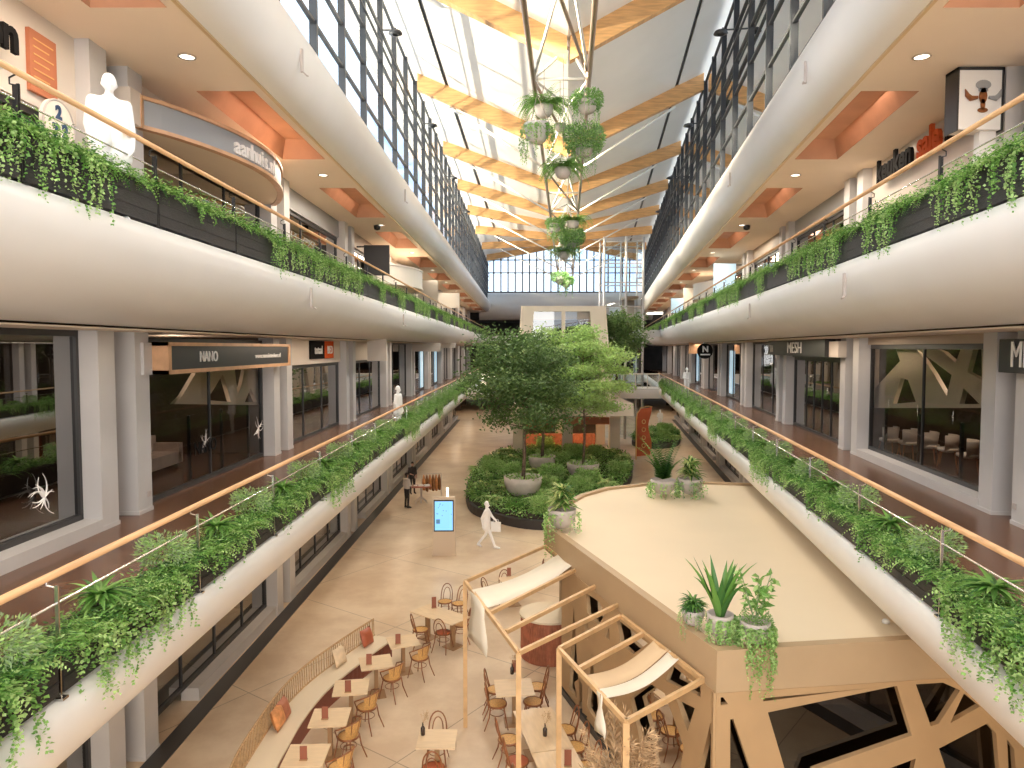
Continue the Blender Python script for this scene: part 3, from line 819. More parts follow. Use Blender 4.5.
# ---------------------------------------------------------------- pots with plants
def bowl(m, R, H, mi=0, lip=.03):
    m.lathe([(R * .35, 0), (R * .62, H * .1), (R * .86, H * .35), (R * .98, H * .68), (R, H), (R - lip, H), (R - lip * 1.5, H * .86), (.01, H * .84)], 32, mi)
def pot(R, H, mt, label, loc, kind, seed, cable=None, rz=0, cat='potted plant', scale=1.0, group=None):
    RND.seed(seed); t = thing('hanging_plant' if cable else 'potted_plant', label, cat, loc, rz, group)
    m = MB(); bowl(m, R, H); m.build('pot', mt, t, True)
    c = V((0, 0, H * .9)); m = MB()
    if kind == 'fern':
        for i in range(90):
            a = RND.uniform(0, 6.28); frond(m, c + V((math.cos(a), math.sin(a), 0)) * R * .4, (math.cos(a), math.sin(a), RND.uniform(.5, 2.5)), R * RND.uniform(2.6, 4.0), RND.uniform(2, 3.4), 16, R * .32, RND.choice((0, 1, 1)))
        m.build('fern', GR, t)
    elif kind in ('trail', 'grass', 'bushy', 'bush2'):
        if kind == 'grass':
            for i in range(60):
                a = RND.uniform(0, 6.28); strap(m, c, (math.cos(a), math.sin(a), RND.uniform(.3, 1.2)), R * RND.uniform(1.2, 2.1), R * .09, 1.6, RND.choice((1, 2, 4)))
        if kind == 'bush2': bush(m, c + V((0, 0, R * .9)), R * 2.3, 3400, (0, 1, 4, 2), R * .34, .85)
        if kind == 'bushy':
            bush(m, c + V((0, 0, R * .2)), R * 1.6, 1800, (0, 1, 4, 1), R * .28, .7)
        for i in range(40 if kind != 'bushy' else 26):
            a = RND.uniform(0, 6.28); vine(m, c + V((math.cos(a), math.sin(a), 0)) * R * .95, R * RND.uniform(1.2, 3.4), (math.cos(a), math.sin(a), .5), RND.choice((1, 4, 2)), R * .19, R * .13)
        m.build('trailing_leaves', GR, t)
    elif kind == 'dracaena':
        GV = GR + ['leaf_cream']
        for k in range(3): rosette(m, c + V((0, 0, R * (.25 + .5 * k))), R * (1.5 - .2 * k), 34, (3, 0), R * .28, 1.0, 5 if True else None, .0)
        m.build('dracaena', GV, t)
        m = MB()
        for i in range(30):
            a = RND.uniform(0, 6.28); vine(m, c + V((math.cos(a), math.sin(a), 0)) * R * .95, R * RND.uniform(1.0, 3.6), (math.cos(a), math.sin(a), .5), RND.choice((1, 2, 4)), R * .2, R * .13)
        m.build('trailing_leaves', GR, t)
    elif kind == 'palm':
        for i in range(26):
            a = RND.uniform(0, 6.28); frond(m, c, (math.cos(a) * .5, math.sin(a) * .5, RND.uniform(1.2, 2.6)), R * RND.uniform(2.2, 4.2), RND.uniform(.5, 1.3), 18, R * .42, RND.choice((0, 3)))
        m.build('palm', GR, t)
        m = MB()
        for i in range(36):
            a = RND.uniform(0, 6.28); vine(m, c + V((math.cos(a), math.sin(a), 0)) * R * .95, R * RND.uniform(1.0, 3.4), (math.cos(a), math.sin(a), .5), RND.choice((1, 2, 2)), R * .2, R * .13)
        m.build('trailing_leaves', GR, t)
    elif kind == 'sansevieria':
        for i in range(22):
            a = RND.uniform(0, 6.28); strap(m, c + V((math.cos(a), math.sin(a), 0)) * R * .3, (math.cos(a) * .42, math.sin(a) * .42, RND.uniform(1.2, 2.5)), R * RND.uniform(2.8, 5.0), R * .5, RND.uniform(.3, 1.5), RND.choice((0, 3, 0)), 7)
        m.build('sword_leaves', GR, t)
        m = MB()
        for i in range(70):
            a = RND.uniform(-2.6, 1.2); vine(m, c + V((math.cos(a), math.sin(a), 0)) * R * .95, R * RND.uniform(1.5, 5.2), (math.cos(a), math.sin(a), .5), RND.choice((1, 2, 2)), R * .24, R * .15)
        m.build('trailing_leaves', GR, t)
    elif kind == 'spiky':
        for k in range(3): rosette(m, c + V((0, 0, R * .25 * k)), R * 1.5, 46, (0, 3, 3), R * .16, 1.4, None, .2)
        m.build('spiky_leaves', GR, t)
        m = MB()
        for i in range(30):
            a = RND.uniform(0, 6.28); vine(m, c + V((math.cos(a), math.sin(a), 0)) * R * .95, R * RND.uniform(.8, 3.0), (math.cos(a), math.sin(a), .5), RND.choice((1, 4, 2)), R * .18, R * .13)
        m.build('trailing_leaves', GR, t)
    elif kind == 'leafy':
        for k in range(7):
            a = RND.uniform(0, 6.28); L = R * RND.uniform(2.4, 4.0); d = V((math.cos(a) * .35, math.sin(a) * .35, 1)).normalized()
            m.tube([c, c + d * L], R * .03, 4, 4)
            for q in range(16):
                p = c + d * L * (.3 + .7 * q / 15); m.leaf(p, rdir(.1), R * RND.uniform(.5, .85), R * .3, RND.choice((1, 2, 0)))
        bush(m, c + V((0, 0, 0)), R * 1.15, 700, (4, 1, 0), R * .22)
        m.build('leafy_stems', GR, t)
        m = MB()
        for i in range(70):
            a = RND.uniform(-2.8, 1.0); vine(m, c + V((math.cos(a), math.sin(a), 0)) * R * .95, R * RND.uniform(1.5, 5.2), (math.cos(a), math.sin(a), .5), RND.choice((1, 2, 2)), R * .24, R * .15)
        m.build('trailing_leaves', GR, t)
    if cable:
        m = MB()
        for a in (0, 2.1, 4.2): m.tube([(R * .97 * math.cos(a), R * .97 * math.sin(a), H), (0, 0, H + R * 2.2)], .008, 4)
        m.tube([(0, 0, H + R * 2.2), (0, 0, cable - loc[2])], .008, 4)
        m.build('cable', 'steel_rod', t)
    return t
def hang(px, py, D, R, kind, label, seed, mt='pot_grey', Hf=1.25):
    P = AT(px, py, D); pot(R, R * Hf, mt, label, (P.x, P.y, P.z - R * Hf), kind, seed, cable=ZC + 8.15 if D < 60 else ZC + CZ[84.0])
hang(544, 106, 21.0, .27, 'fern', 'hanging fern in a grey pot, top left of the big cluster under the truss', 21)
hang(587, 101, 21.3, .30, 'bushy', 'hanging trailing plant in a grey pot, top right of the big cluster', 22, 'pot_grey')
hang(537, 124, 20.5, .37, 'grass', 'smooth round white hanging pot with grass and thin trailing stems', 23, 'pot_white', 1.5)
hang(584, 146, 20.6, .26, 'bush2', 'large bushy hanging plant, right of the big cluster under the truss', 24)
hang(563, 168, 20.2, .24, 'fern', 'small hanging fern at the bottom of the big cluster', 25)
hang(560, 124, 22.0, .18, 'grass', 'small hanging plant in the middle of the big cluster', 26)
hang(555, 224, 42.5, .36, 'bushy', 'hanging trailing plant, left of the second cluster', 27)
hang(573, 221, 42.5, .36, 'fern', 'hanging fern, right of the second cluster', 28)
hang(563, 235, 43.5, .3, 'fern', 'small hanging plant below the second cluster', 29)
hang(572, 241, 43.0, .34, 'bush2', 'bushy hanging plant at the right bottom of the second cluster', 30)
hang(564, 252, 43.0, .36, 'fern', 'hanging fern at the bottom of the second cluster', 31)
hang(560, 277, 62.0, .5, 'bushy', 'distant hanging plant, left one of the farthest pair', 32)
hang(566, 281, 62.0, .45, 'bushy', 'distant hanging plant, right one of the farthest pair', 33)

KR = 3.5     # kiosk roof height
def onroof(px, py): return G(px, py, KR)
for px, py, R, H, k, lb, sd in ((693, 625, .17, .24, 'spiky', 'dark spiky plant in a grey pot, leftmost of three on the near kiosk roof corner', 41),
                            (720, 638, .19, .36, 'sansevieria', 'tall sword leaved plant in a grey pot at the near kiosk roof corner', 42),
                            (755, 643, .21, .32, 'leafy', 'light green leafy plant in a grey pot, rightmost of three at the kiosk corner', 43),
                            (562, 528, .33, .45, 'dracaena', 'variegated dracaena in a grey pot on the left end of the kiosk roof', 44),
                            (663, 494, .36, .42, 'palm', 'upright palm in a grey pot on the far rim of the kiosk roof', 45),
                            (690, 494, .35, .45, 'dracaena', 'variegated dracaena beside the palm on the far rim of the kiosk roof', 46)):
    P = onroof(px, py); pot(R, H, 'pot_grey', lb, (P.x, P.y, KR + .005), k, sd)

# ---------------------------------------------------------------- garden beds and trees
bedpx = [(465, 500), (470, 514), (490, 521), (515, 528), (545, 531), (575, 528), (610, 510), (632, 484), (633, 468), (622, 458), (600, 455), (560, 452), (520, 453), (495, 459), (478, 473), (468, 487)]
def smooth_loop(pts, n=3):
    for _ in range(n):
        q = []
        for i in range(len(pts)):
            a, b = pts[i], pts[(i + 1) % len(pts)]; q += [a * .75 + b * .25, a * .25 + b * .75]
        pts = q
    return pts
def inside(x, y, poly):
    c = False; n = len(poly)
    for i in range(n):
        a, b = poly[i], poly[i - 1]
        if (a.y > y) != (b.y > y) and x < (b.x - a.x) * (y - a.y) / (b.y - a.y) + a.x: c = not c
    return c
def bed(px, nm, label, seed, nstuff, nplants, glabel):
    loop = smooth_loop([G(a, b, 0) for a, b in px], 2); cx = sum(p.x for p in loop) / len(loop); cy = sum(p.y for p in loop) / len(loop)
    m = MB(); m.prism([(p.x, p.y) for p in loop], 0, .38)
    t = m.build('garden_bed', 'edging'); tag(t, label, 'planting bed')
    m = MB(); m.prism([(cx + (p.x - cx) * .97, cy + (p.y - cy) * .97) for p in loop], .38, .42); m.build('soil', 'soil', t)
    RND.seed(seed); m = MB(); x0, x1 = min(p.x for p in loop), max(p.x for p in loop); y0, y1 = min(p.y for p in loop), max(p.y for p in loop)
    def pick(sc=.95):
        while True:
            x, y = RND.uniform(x0, x1), RND.uniform(y0, y1)
            if inside(cx + (x - cx) / sc, cy + (y - cy) / sc, loop): return x, y
    for i in range(nstuff):
        x, y = pick(1.0); m.leaf(V((x, y, .42 + RND.random() * .3)), rdir(-.2), RND.uniform(.1, .2), .07, RND.choice((0, 1, 1, 2, 3)))
    stuff(m.build('ground_cover', GR), 'low dark green ground cover filling the %s' % glabel, 'ground cover')
    return pick
pick = bed(bedpx, 'garden_bed', 'large kidney shaped planting bed with a dark edge beside the kiosk', 51, 16000, 60, 'large planting bed')
pick2 = bed([(630, 443), (636, 448), (655, 449), (676, 448), (682, 441), (676, 434), (660, 431), (640, 434)], 'garden_bed', 'small planting bed beyond the kiosk, near the right row of columns', 52, 4000, 14, 'small far planting bed')
def shrub(kind, seed):
    RND.seed(seed); m = MB()
    t = tag(None or thing('garden_shrub', 'x', 'shrub'), 'x', 'shrub')
    if kind == 'hosta':
        for i in range(70):
            a = RND.uniform(0, 6.28); strap(m, (0, 0, .1), (math.cos(a), math.sin(a), RND.uniform(.5, 2)), RND.uniform(.45, .8), .2, 1.5, RND.choice((2, 2, 5, 5)), 4)
        m.build('leaves', GR + ['leaf_cream'], t)
    elif kind == 'fern':
        for i in range(46):
            a = RND.uniform(0, 6.28); frond(m, (0, 0, .1), (math.cos(a), math.sin(a), RND.uniform(.5, 2)), RND.uniform(.5, .9), 1.8, 11, .11, RND.choice((0, 3, 1)))
        m.build('leaves', GR, t)
    else:
        bush(m, (0, 0, .45), .55, 1100, (2, 2, 2, 1), .13, .8); m.build('leaves', GR, t)
    m = MB(); m.tube([(0, 0, 0), (0, 0, .3)], .03, 5); m.build('stem', 'bark', t); return t
POTS = [((523, 496), .92, 1.0, 'A'), ((542, 471), .78, .85, 'B'), ((583, 478), .85, .8, 'C')]
PP = [G(a[0], a[1], .45) for a, *_ in POTS]
SH = {k: shrub(k, 60 + i) for i, k in enumerate(('hosta', 'fern', 'bush'))}; used = set()
RND.seed(70); n = 0; placed = []
def place_shrubs(pick, count, where, mind):
    k = 0; tries = 0
    while k < count and tries < 6000:
        tries += 1; RND.seed(1000 + tries + count); x, y = pick(.93)
        if any((x - p[0]) ** 2 + (y - p[1]) ** 2 < mind ** 2 for p in placed): continue
        if any((x - p.x) ** 2 + (y - p.y) ** 2 < 1.5 for p in PP): continue
        placed.append((x, y)); kd = ['hosta', 'bush', 'fern', 'hosta'][k % 4]
        lb = {'hosta': 'pale green broad leaved plant', 'fern': 'dark green fern', 'bush': 'round light green shrub'}[kd] + ' growing in the ' + where
        g = {'hosta': 'broad leaved plants', 'fern': 'ferns', 'bush': 'round shrubs'}[kd] + ' in the ' + where
        loc = (x, y, .4)
        if kd not in used: used.add(kd); o = SH[kd]; o.location = loc; o['label'] = lb; o['group'] = g
        else: o = copy_tree(SH[kd], loc, RND.uniform(0, 6.28), lb, g)
        sc = RND.uniform(.8, 1.25); o.scale = (sc, sc, sc); k += 1
place_shrubs(pick, 74, 'large planting bed', .82)
place_shrubs(pick2, 12, 'small far planting bed', .9)

def tree(P, R, H, hgt, crown, seed, label, lm, nleaf, lw, tiers=False, potmat='pot_white', trunk=.09):
    RND.seed(seed); t = thing('potted_tree', label, 'tree', P)
    m = MB(); bowl(m, R, H, 0, .06); pot_ = m.build('pot', potmat, t, True)
    m = MB()
    for i in range(160): a = RND.uniform(0, 6.28); r = R * RND.random() ** .5; m.leaf(V((r * math.cos(a), r * math.sin(a), H * .86 + RND.uniform(0, .14))), rdir(-.3), .22, .08, RND.choice((1, 2)))
    m.build('underplanting', GR, pot_)
    base = V((0, 0, H * .8)); top = V((0, 0, hgt * .78)); fork = V((.05, 0, H + (hgt - H) * .30))
    m = MB(); m.tube([base, base + (fork - base) * .5 + V((.05, .03, 0)), fork, fork + (top - fork) * .5 + V((-.08, .05, 0)), top], [trunk * 1.1, trunk, trunk * .85, trunk * .6, trunk * .25], 10)
    cl = []
    nb = 26
    for i in range(nb):
        q = i / nb; a = i * 2.4 + RND.uniform(-.3, .3); z0 = fork.z + (top.z - fork.z) * q * .95; rr = crown * (.55 + .5 * math.sin(PI * (.15 + .75 * q))) * RND.uniform(.7, 1.05)
        e = V((math.cos(a) * rr, math.sin(a) * rr, z0 + (RND.uniform(.2, .9) if tiers else RND.uniform(.2, 1.6))))
        s0 = V((0, 0, z0 - .1)); md = (s0 + e) / 2 + V((0, 0, -.15 if not tiers else .1))
        m.tube([s0, md, e], [trunk * .4, trunk * .25, .012], 5)
        for f in (.45, .7, .88, 1.0): cl.append(s0 + (e - s0) * f + V((RND.uniform(-.2, .2), RND.uniform(-.2, .2), RND.uniform(-.1, .2))))
    for k in range(8): cl.append(top + V((RND.uniform(-.5, .5), RND.uniform(-.5, .5), RND.uniform(-.3, .7))))
    m.build('trunk', 'bark', t, True)
    m = MB(); per = nleaf // len(cl)
    for c in cl:
        sp = crown * .16
        for k in range(per):
            p = c + V((RND.gauss(0, sp), RND.gauss(0, sp), RND.gauss(0, sp * (.28 if tiers else .7)))); m.leaf(p, rdir(.15), lw * RND.uniform(.7, 1.3), lw * .5, RND.choice((0, 0, 0, 1)))
    m.build('foliage', lm, t)
    return t
tree(PP[0], .94, .98, 8.9, 2.5, 81, 'dark leafy tree in the large pale bowl at the front of the planting bed', ['leaf_tree', 'leaf_tree_mid'], 16000, .19)
tree(PP[1], .80, .9, 9.0, 2.4, 82, 'dark leafy tree in the grey bowl behind the front tree', ['leaf_tree', 'leaf_tree_mid'], 12000, .2, potmat='pot_grey')
tree(PP[2], .9, .85, 9.9, 2.5, 83, 'light green feathery tree in the right bowl of the planting bed', ['leaf_tree_light', 'leaf_light'], 15000, .19, True, 'pot_grey', .07)
P4 = AT(616, 385, 50); tree(V((P4.x, 50, F1 - .02)), .5, .7, 5.6, 1.9, 84, 'green tree behind the light one, beside the glass lift', ['leaf_tree_mid', 'leaf_tree'], 7000, .22, potmat='pot_grey')
# ================================================================ THE KIOSK
kpx = [(717, 651), (906, 640)]
Bc, Fc = onroof(717, 651), onroof(906, 640)
fr = (Fc - Bc).normalized(); Rr = Bc + fr * 5.55
Ac = onroof(544, 524)
loopk = [Bc, Rr, V((Rr.x + 1.35, 23.2, 0)), onroof(752, 483), onroof(700, 481), onroof(642, 483), onroof(605, 487), onroof(580, 494), onroof(563, 503), onroof(551, 513), Ac]
loopk = [V((p.x, p.y, 0)) for p in loopk]
kc = sum(loopk, V()) / len(loopk)
kio = thing('kiosk', 'large cream cafe pavilion with flat roof and angular lattice walls over dark glass', 'kiosk', (0, 0, 0))
def ring(poly, c, off):
    out = []
    n = len(poly)
    for i in range(n):
        a, b, d = poly[i - 1], poly[i], poly[(i + 1) % n]
        e1 = (b - a).normalized(); e2 = (d - b).normalized(); n1 = V((-e1.y, e1.x, 0)); n2 = V((-e2.y, e2.x, 0)); nn = (n1 + n2).normalized()
        out.append(b + nn * off / max(.5, nn.dot(n1)))
    return out
ik = ring(loopk, kc, .16)
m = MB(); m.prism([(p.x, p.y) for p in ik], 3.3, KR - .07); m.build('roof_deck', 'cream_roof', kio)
m = MB(); n = len(loopk)
for i in range(n):
    a, b = loopk[i], loopk[(i + 1) % n]; c, d = ik[i], ik[(i + 1) % n]
    up = lambda p, z: V((p.x, p.y, z))
    m.hexa([up(a, 2.9), up(b, 2.9), up(d, 2.9), up(c, 2.9), up(a, KR), up(b, KR), up(d, KR), up(c, KR)])
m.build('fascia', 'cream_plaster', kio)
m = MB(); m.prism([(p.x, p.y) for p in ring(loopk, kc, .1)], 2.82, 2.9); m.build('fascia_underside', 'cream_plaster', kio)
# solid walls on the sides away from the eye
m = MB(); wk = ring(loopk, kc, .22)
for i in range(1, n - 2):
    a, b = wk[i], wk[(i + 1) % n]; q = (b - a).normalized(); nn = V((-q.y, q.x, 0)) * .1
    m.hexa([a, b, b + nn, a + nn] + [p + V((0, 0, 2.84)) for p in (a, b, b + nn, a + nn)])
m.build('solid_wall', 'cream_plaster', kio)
def onplane(px, py, O, d):
    """pixel -> (u, v) on the vertical plane through O with horizontal direction d"""
    r = ray(px, py); nrm = V((-d.y, d.x, 0)); c = V((0, 0, ZC)); t = (O - c).dot(nrm) / r.dot(nrm); p = c + r * t
    return ((p - O).dot(d), p.z)
# left face, from corner B towards A
dl = (Ac - Bc); dl.z = 0; Ll = dl.length; dl.normalize()
nl = V((dl.y, -dl.x, 0)); nl = nl if nl.x < 0 else -nl
Ol = V((Bc.x, Bc.y, 0)) - nl * .03
Lend = Ll - 1.25
def uvl(px, py): return onplane(px, py, Ol, dl)
HL = [[(576, 682), (581, 678), (584, 685), (584, 712), (589, 716), (588, 727), (581, 726)],
      [(598, 712), (602, 720), (606, 737), (602, 753), (599, 733)],
      [(607, 637), (611, 627), (611.5, 640)],
      [(588, 593), (600, 601), (608, 613), (600, 625), (589, 612)],
      [(586, 621), (589.5, 618), (589.5, 640), (586.5, 636)],
      [(618, 618), (637, 633), (650, 643), (635, 654), (623, 643)],
      [(632, 698), (652, 683), (667, 693), (673, 710), (686, 746), (680, 785), (648, 785), (640, 730)],
      [(673, 664), (699, 684), (686, 690), (668, 680)],
      [(678, 698), (697, 708), (690, 731)],
      [(692, 690), (703, 685), (703, 697)],
      [(702, 768), (713, 722), (714.5, 800), (700, 800)]]
def lattice(name, O, d, L, holes, label=None, inward=None):
    M = frame_mat((O.x, O.y, 0), (d.x, d.y, 0), (0, 0, 1))
    outer = [(0, .05), (L, .05), (L, 2.9), (0, 2.9)]
    hh = []
    for h in holes:
        q = [(min(max(u, .03), L - .03), min(max(v, .12), 2.84)) for u, v in h]; hh.append(q)
    return cut_panel(outer, hh, .04, M, 'lattice', name, kio)
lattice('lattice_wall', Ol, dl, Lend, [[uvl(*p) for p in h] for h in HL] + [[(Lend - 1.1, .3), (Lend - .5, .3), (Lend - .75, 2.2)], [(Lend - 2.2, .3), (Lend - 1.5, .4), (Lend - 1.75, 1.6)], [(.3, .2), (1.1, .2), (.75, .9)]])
m = MB(); ins = -nl * .12
def fq(O, d, L, z0, z1, off):
    a = V((O.x, O.y, 0)) + off; b = a + d * L; return [V((a.x, a.y, z0)), V((b.x, b.y, z0)), V((b.x, b.y, z1)), V((a.x, a.y, z1))]
m.add(fq(Ol, dl, Lend, 0, 2.85, ins), [(0, 1, 2, 3)])
# front face
Of = V((Bc.x, Bc.y, 0)) + V((fr.y * -1, fr.x, 0)) * .03; df = V((fr.x, fr.y, 0)).normalized(); Lf = 5.4
nf = V((df.y, -df.x, 0)); nf = nf if nf.y < 0 else -nf
def uvf(px, py): return onplane(px, py, Of, df)
HF = [[(766.5, 711), (895, 684.5), (910, 734), (812, 768), (800, 800), (790, 790)],
      [(914, 682), (941, 673), (958, 689), (937, 722), (929, 725)],
      [(962, 692), (978, 705), (948, 722)],
      [(937, 747), (985, 722), (994, 732), (1000, 800), (955, 800)],
      [(887, 767), (914, 757), (905, 800), (870, 800)],
      [(718.5, 696), (722, 695.5), (727, 703), (719, 704)],
      [(762, 697), (885, 681.5), (840, 690), (762, 700)],
      [(729, 718), (732, 717.5), (760, 800), (729, 800)],
      [(1005, 738), (1012, 748), (1016, 800), (1008, 800)]]
lattice('lattice_wall', Of, df, Lf, [[uvf(*p) for p in h] for h in HF])
m.add(fq(Of, df, Lf, 0, 2.85, -nf * .16), [(0, 1, 2, 3)])
m.build('glazing', 'glass_dark', kio)
m = MB(); m.box((Bc.x - .04, Bc.y + .0, 0), (Bc.x + .06, Bc.y + .10, 2.9)); m.build('corner_post', 'lattice', kio)
m = MB(); m.add(fq(Of, df, Lf, 0, .12, nf * .03) , [(0, 1, 2, 3)]); m.prism([(p.x, p.y) for p in ring(loopk, kc, .3)], .01, .03); 
a_, b_ = Ol + nl * .08, Ol + nl * .08 + dl * Lend; m.hexa([a_, b_, b_ - nl * .1, a_ - nl * .1] + [p + V((0, 0, .14)) for p in (a_, b_, b_ - nl * .1, a_ - nl * .1)])
m.build('plinth', 'frame_dark', kio)
# inside: bar wall, shelves and draped curtain seen through the glass
m = MB(); a = Bc + V((.9, 3.2, 0)); m.box((a.x, a.y, 0.03), (a.x + 4.3, a.y + .6, 1.1)); m.build('bar_counter', 'interior_brown', kio)
m = MB()
for k in range(28):
    p = Ol + dl * (1.2 + k * .07) + nl * (-.45 + .05 * math.sin(k * 1.9)); m.tube([V((p.x, p.y, .05)), V((p.x, p.y, 2.8))], .045, 6)
m.build('curtain', 'interior_brown', kio, True)
lamp('kiosk_lamp', (Bc.x + 3, Bc.y + 3, 2.5), 40, (1, .75, .5), .1)
# round ribbed counter at the open end
P = G(545, 612, 1.1)
t = thing('round_counter', 'round terracotta ribbed counter with a cream top at the open end of the kiosk', 'counter', (P.x + .1, P.y, 0))
m = MB(); m.lathe([(.68, 0), (.68, 1.05)], 40)
for k in range(64): a = 2 * PI * k / 64; m.tube([(.69 * math.cos(a), .69 * math.sin(a), .02), (.69 * math.cos(a), .69 * math.sin(a), 1.05)], .022, 6)
m.build('ribbed_base', 'terracotta', t); m = MB(); m.lathe([(.01, 1.05), (.74, 1.05), (.74, 1.1), (.01, 1.1)], 40, capb=False); m.build('counter_top', 'cream_roof', t)
# small lamp on the roof near the right edge
P = onroof(886, 619); m = MB(); m.lathe([(.05, 0), (.06, .03), (.04, .06), (.001, .07)], 12); tag(m.build('roof_lamp', 'letter_white', loc=(P.x, P.y, KR - .065)), 'tiny white dome on the kiosk roof by the right balcony', 'lamp')

# ---------------------------------------------------------------- pergola frames
ZP = 3.0
def PG(px, py): return G(px, py, ZP)
def perg(label, corners, posts, rafters, cloths, seed):
    c0 = corners[0]; t = thing('pergola', label, 'pergola', (c0.x, c0.y, 0)); off = V((c0.x, c0.y, 0))
    nn = len(corners)
    for i in range(nn):
        m = MB(); m.bar(corners[i] - off, corners[(i + 1) % nn] - off, .055, .07); m.build('beam', 'pergola_wood', t)
    for p in posts:
        m = MB(); q = p - off; m.box((q.x - .04, q.y - .04, 0), (q.x + .04, q.y + .04, ZP)); m.build('post', 'pergola_wood', t)
    for a, b in rafters:
        m = MB(); m.bar(a - off, b - off, .06, .07); m.build('rafter', 'pergola_wood', t)
    for (a, b, c, d, mt, flap) in cloths:      # a,b left end; c,d right end
        m = MB(); N = 14; vs = []
        for i in range(N + 1):
            q = i / N; sag = -.13 * math.sin(PI * q) + .04
            p = a + (d - a) * q; r = b + (c - b) * q; vs += [p - off + V((0, 0, sag)), (p + r) / 2 - off + V((0, 0, sag - .03)), r - off + V((0, 0, sag))]
        fs = []
        for i in range(N): k = 3 * i; fs += [(k, k + 3, k + 4, k + 1), (k + 1, k + 4, k + 5, k + 2)]
        m.add(vs, fs)
        if flap:
            o1 = (a - d).normalized() * .06; rows = 5; vs = []
            for j in range(rows + 1):
                z = -j * flap / rows
                for q in (0, .33, .66, 1): p = a + (b - a) * q; vs.append(p - off + o1 + V((.03 * math.sin(j + 4 * q), 0, z + .04)))
            m.add(vs, [(j * 4 + i, j * 4 + i + 1, j * 4 + i + 5, j * 4 + i + 4) for j in range(rows) for i in range(3)])
        o = m.build('canvas', mt, t, True); md = o.modifiers.new('s', 'SOLIDIFY'); md.thickness = .006
    return t
a, b, c, d = PG(465, 581.6), PG(545.5, 546), PG(622, 603), PG(518.6, 653)
perg('far wooden pergola with a sagging cream canvas strip at the left end of the kiosk', [a, b, c, d], [a, d], [(PG(490, 613), PG(577.5, 569)), (PG(505.7, 632), PG(598, 585))],
     [(PG(472, 592), PG(488, 610), PG(574, 566), PG(560, 555), 'canvas', .9)], 1)
a, b, c, d = PG(559, 649), PG(621, 616), PG(703, 680), PG(626, 722)
perg('near wooden pergola with tan and white canvas strips against the kiosk wall', [a, b, c, d], [a, d], [(PG(579, 669), PG(643, 634))],
     [(PG(587, 678), PG(599, 692), PG(669, 652), PG(655, 642), 'canvas_tan', 0), (PG(599.5, 692), PG(607, 701), PG(679, 662), PG(670, 653), 'canvas', .55)], 2)
# pampas grass bundle at the near pergola post
P = PG(622, 722)
t = thing('pampas_grass', 'bundle of dried pampas grass in a terracotta vase under the near pergola', 'dried grass', (P.x + .02, P.y + .38, 0))
m = MB(); m.lathe([(.16, 0), (.24, .25), (.22, .6), (.12, .85), (.15, .95)], 20); m.build('vase', 'terracotta', t, True)
RND.seed(5); m = MB()
for i in range(44):
    a = RND.uniform(0, 6.28); tp = V((math.cos(a) * .42, math.sin(a) * .36, RND.uniform(1.7, 2.75))); s0 = V((0, 0, .85)); m.tube([s0, s0 + (tp - s0) * .6, tp], .006, 4)
    for k in range(90): q = RND.uniform(.45, 1.05); p = s0 + (tp - s0) * q; m.leaf(p, (V((math.cos(a), math.sin(a), 0)) * .6 + rdir() * .7 + V((0, 0, .6))), .15, .02)
m.build('plumes', 'pampas', t)

# ================================================================ FURNITURE
def make_chair(name, seatm, arm=False):
    t = thing(name, 'x', 'chair')
    m = MB(); m.lathe([(.17, .435), (.205, .44), (.21, .455), (.205, .472), (.185, .474)], 28, capb=True); sf_ = m.build('seat_frame', 'bentwood', t, True)
    m = MB(); m.lathe([(.19, .466), (.1, .474), (.001, .476)], 28, capb=False); m.build('seat', seatm, sf_, True)
    for sx in (-1, 1):
        m = MB(); m.tube([(sx * .14, .13, .44), (sx * .165, .16, .25), (sx * .2, .21, 0)], [.015, .014, .011], 7); m.build('leg', 'bentwood', t, True)
        m = MB(); m.tube([(sx * .14, -.14, .46), (sx * .16, -.17, .25), (sx * .2, -.27, 0)], [.015, .014, .011], 7); m.build('leg', 'bentwood', t, True)
    m = MB(); m.tube([(.15 * math.cos(k * PI / 10), .15 * math.sin(k * PI / 10), .27) for k in range(20)], .008, 5, closed=True); m.build('stretcher', 'bentwood', t, True)
    m = MB()
    if not arm:
        def hoop(w, h, y): return [(w * math.cos(PI * k / 12) * (1 + .12 * math.sin(PI * k / 12)), y - .10 * math.sin(PI * k / 12) ** .6, .46 + h * math.sin(PI * k / 12) ** .75) for k in range(13)]
        m.tube(hoop(.165, .44, -.15), .014, 8); m.tube(hoop(.10, .33, -.155), .011, 8)
    else:
        pts = []
        for k in range(17):
            a = PI + PI * k / 16; pts.append((.27 * math.cos(a), .1 + .36 * math.sin(a), .66 + .16 * math.sin(PI * k / 16)))
        m.tube(pts, .014, 8)
        m.tube([pts[0], (-.19, .1, .46)], .012, 6); m.tube([pts[-1], (.19, .1, .46)], .012, 6)
        for k in (5, 8, 11): m.tube([pts[k], (pts[k][0] * .62, pts[k][1] * .6, .46)], .01, 6)
        m.build('back_frame', 'bentwood', t, True); m = MB(); vs = []
        for k in range(3, 14): vs += [pts[k], (pts[k][0] * .68, pts[k][1] * .66, .47)]
        m.add(vs, [(2 * i, 2 * i + 1, 2 * i + 3, 2 * i + 2) for i in range(10)]); m.build('cane_back', 'cane', t); return t
    m.build('backrest', 'bentwood', t, True)
    return t
CH = {'cane': make_chair('bentwood_chair', 'cane'), 'red': make_chair('bentwood_chair', 'leather_red'), 'arm': make_chair('bentwood_armchair', 'cane', True)}
cu = set()
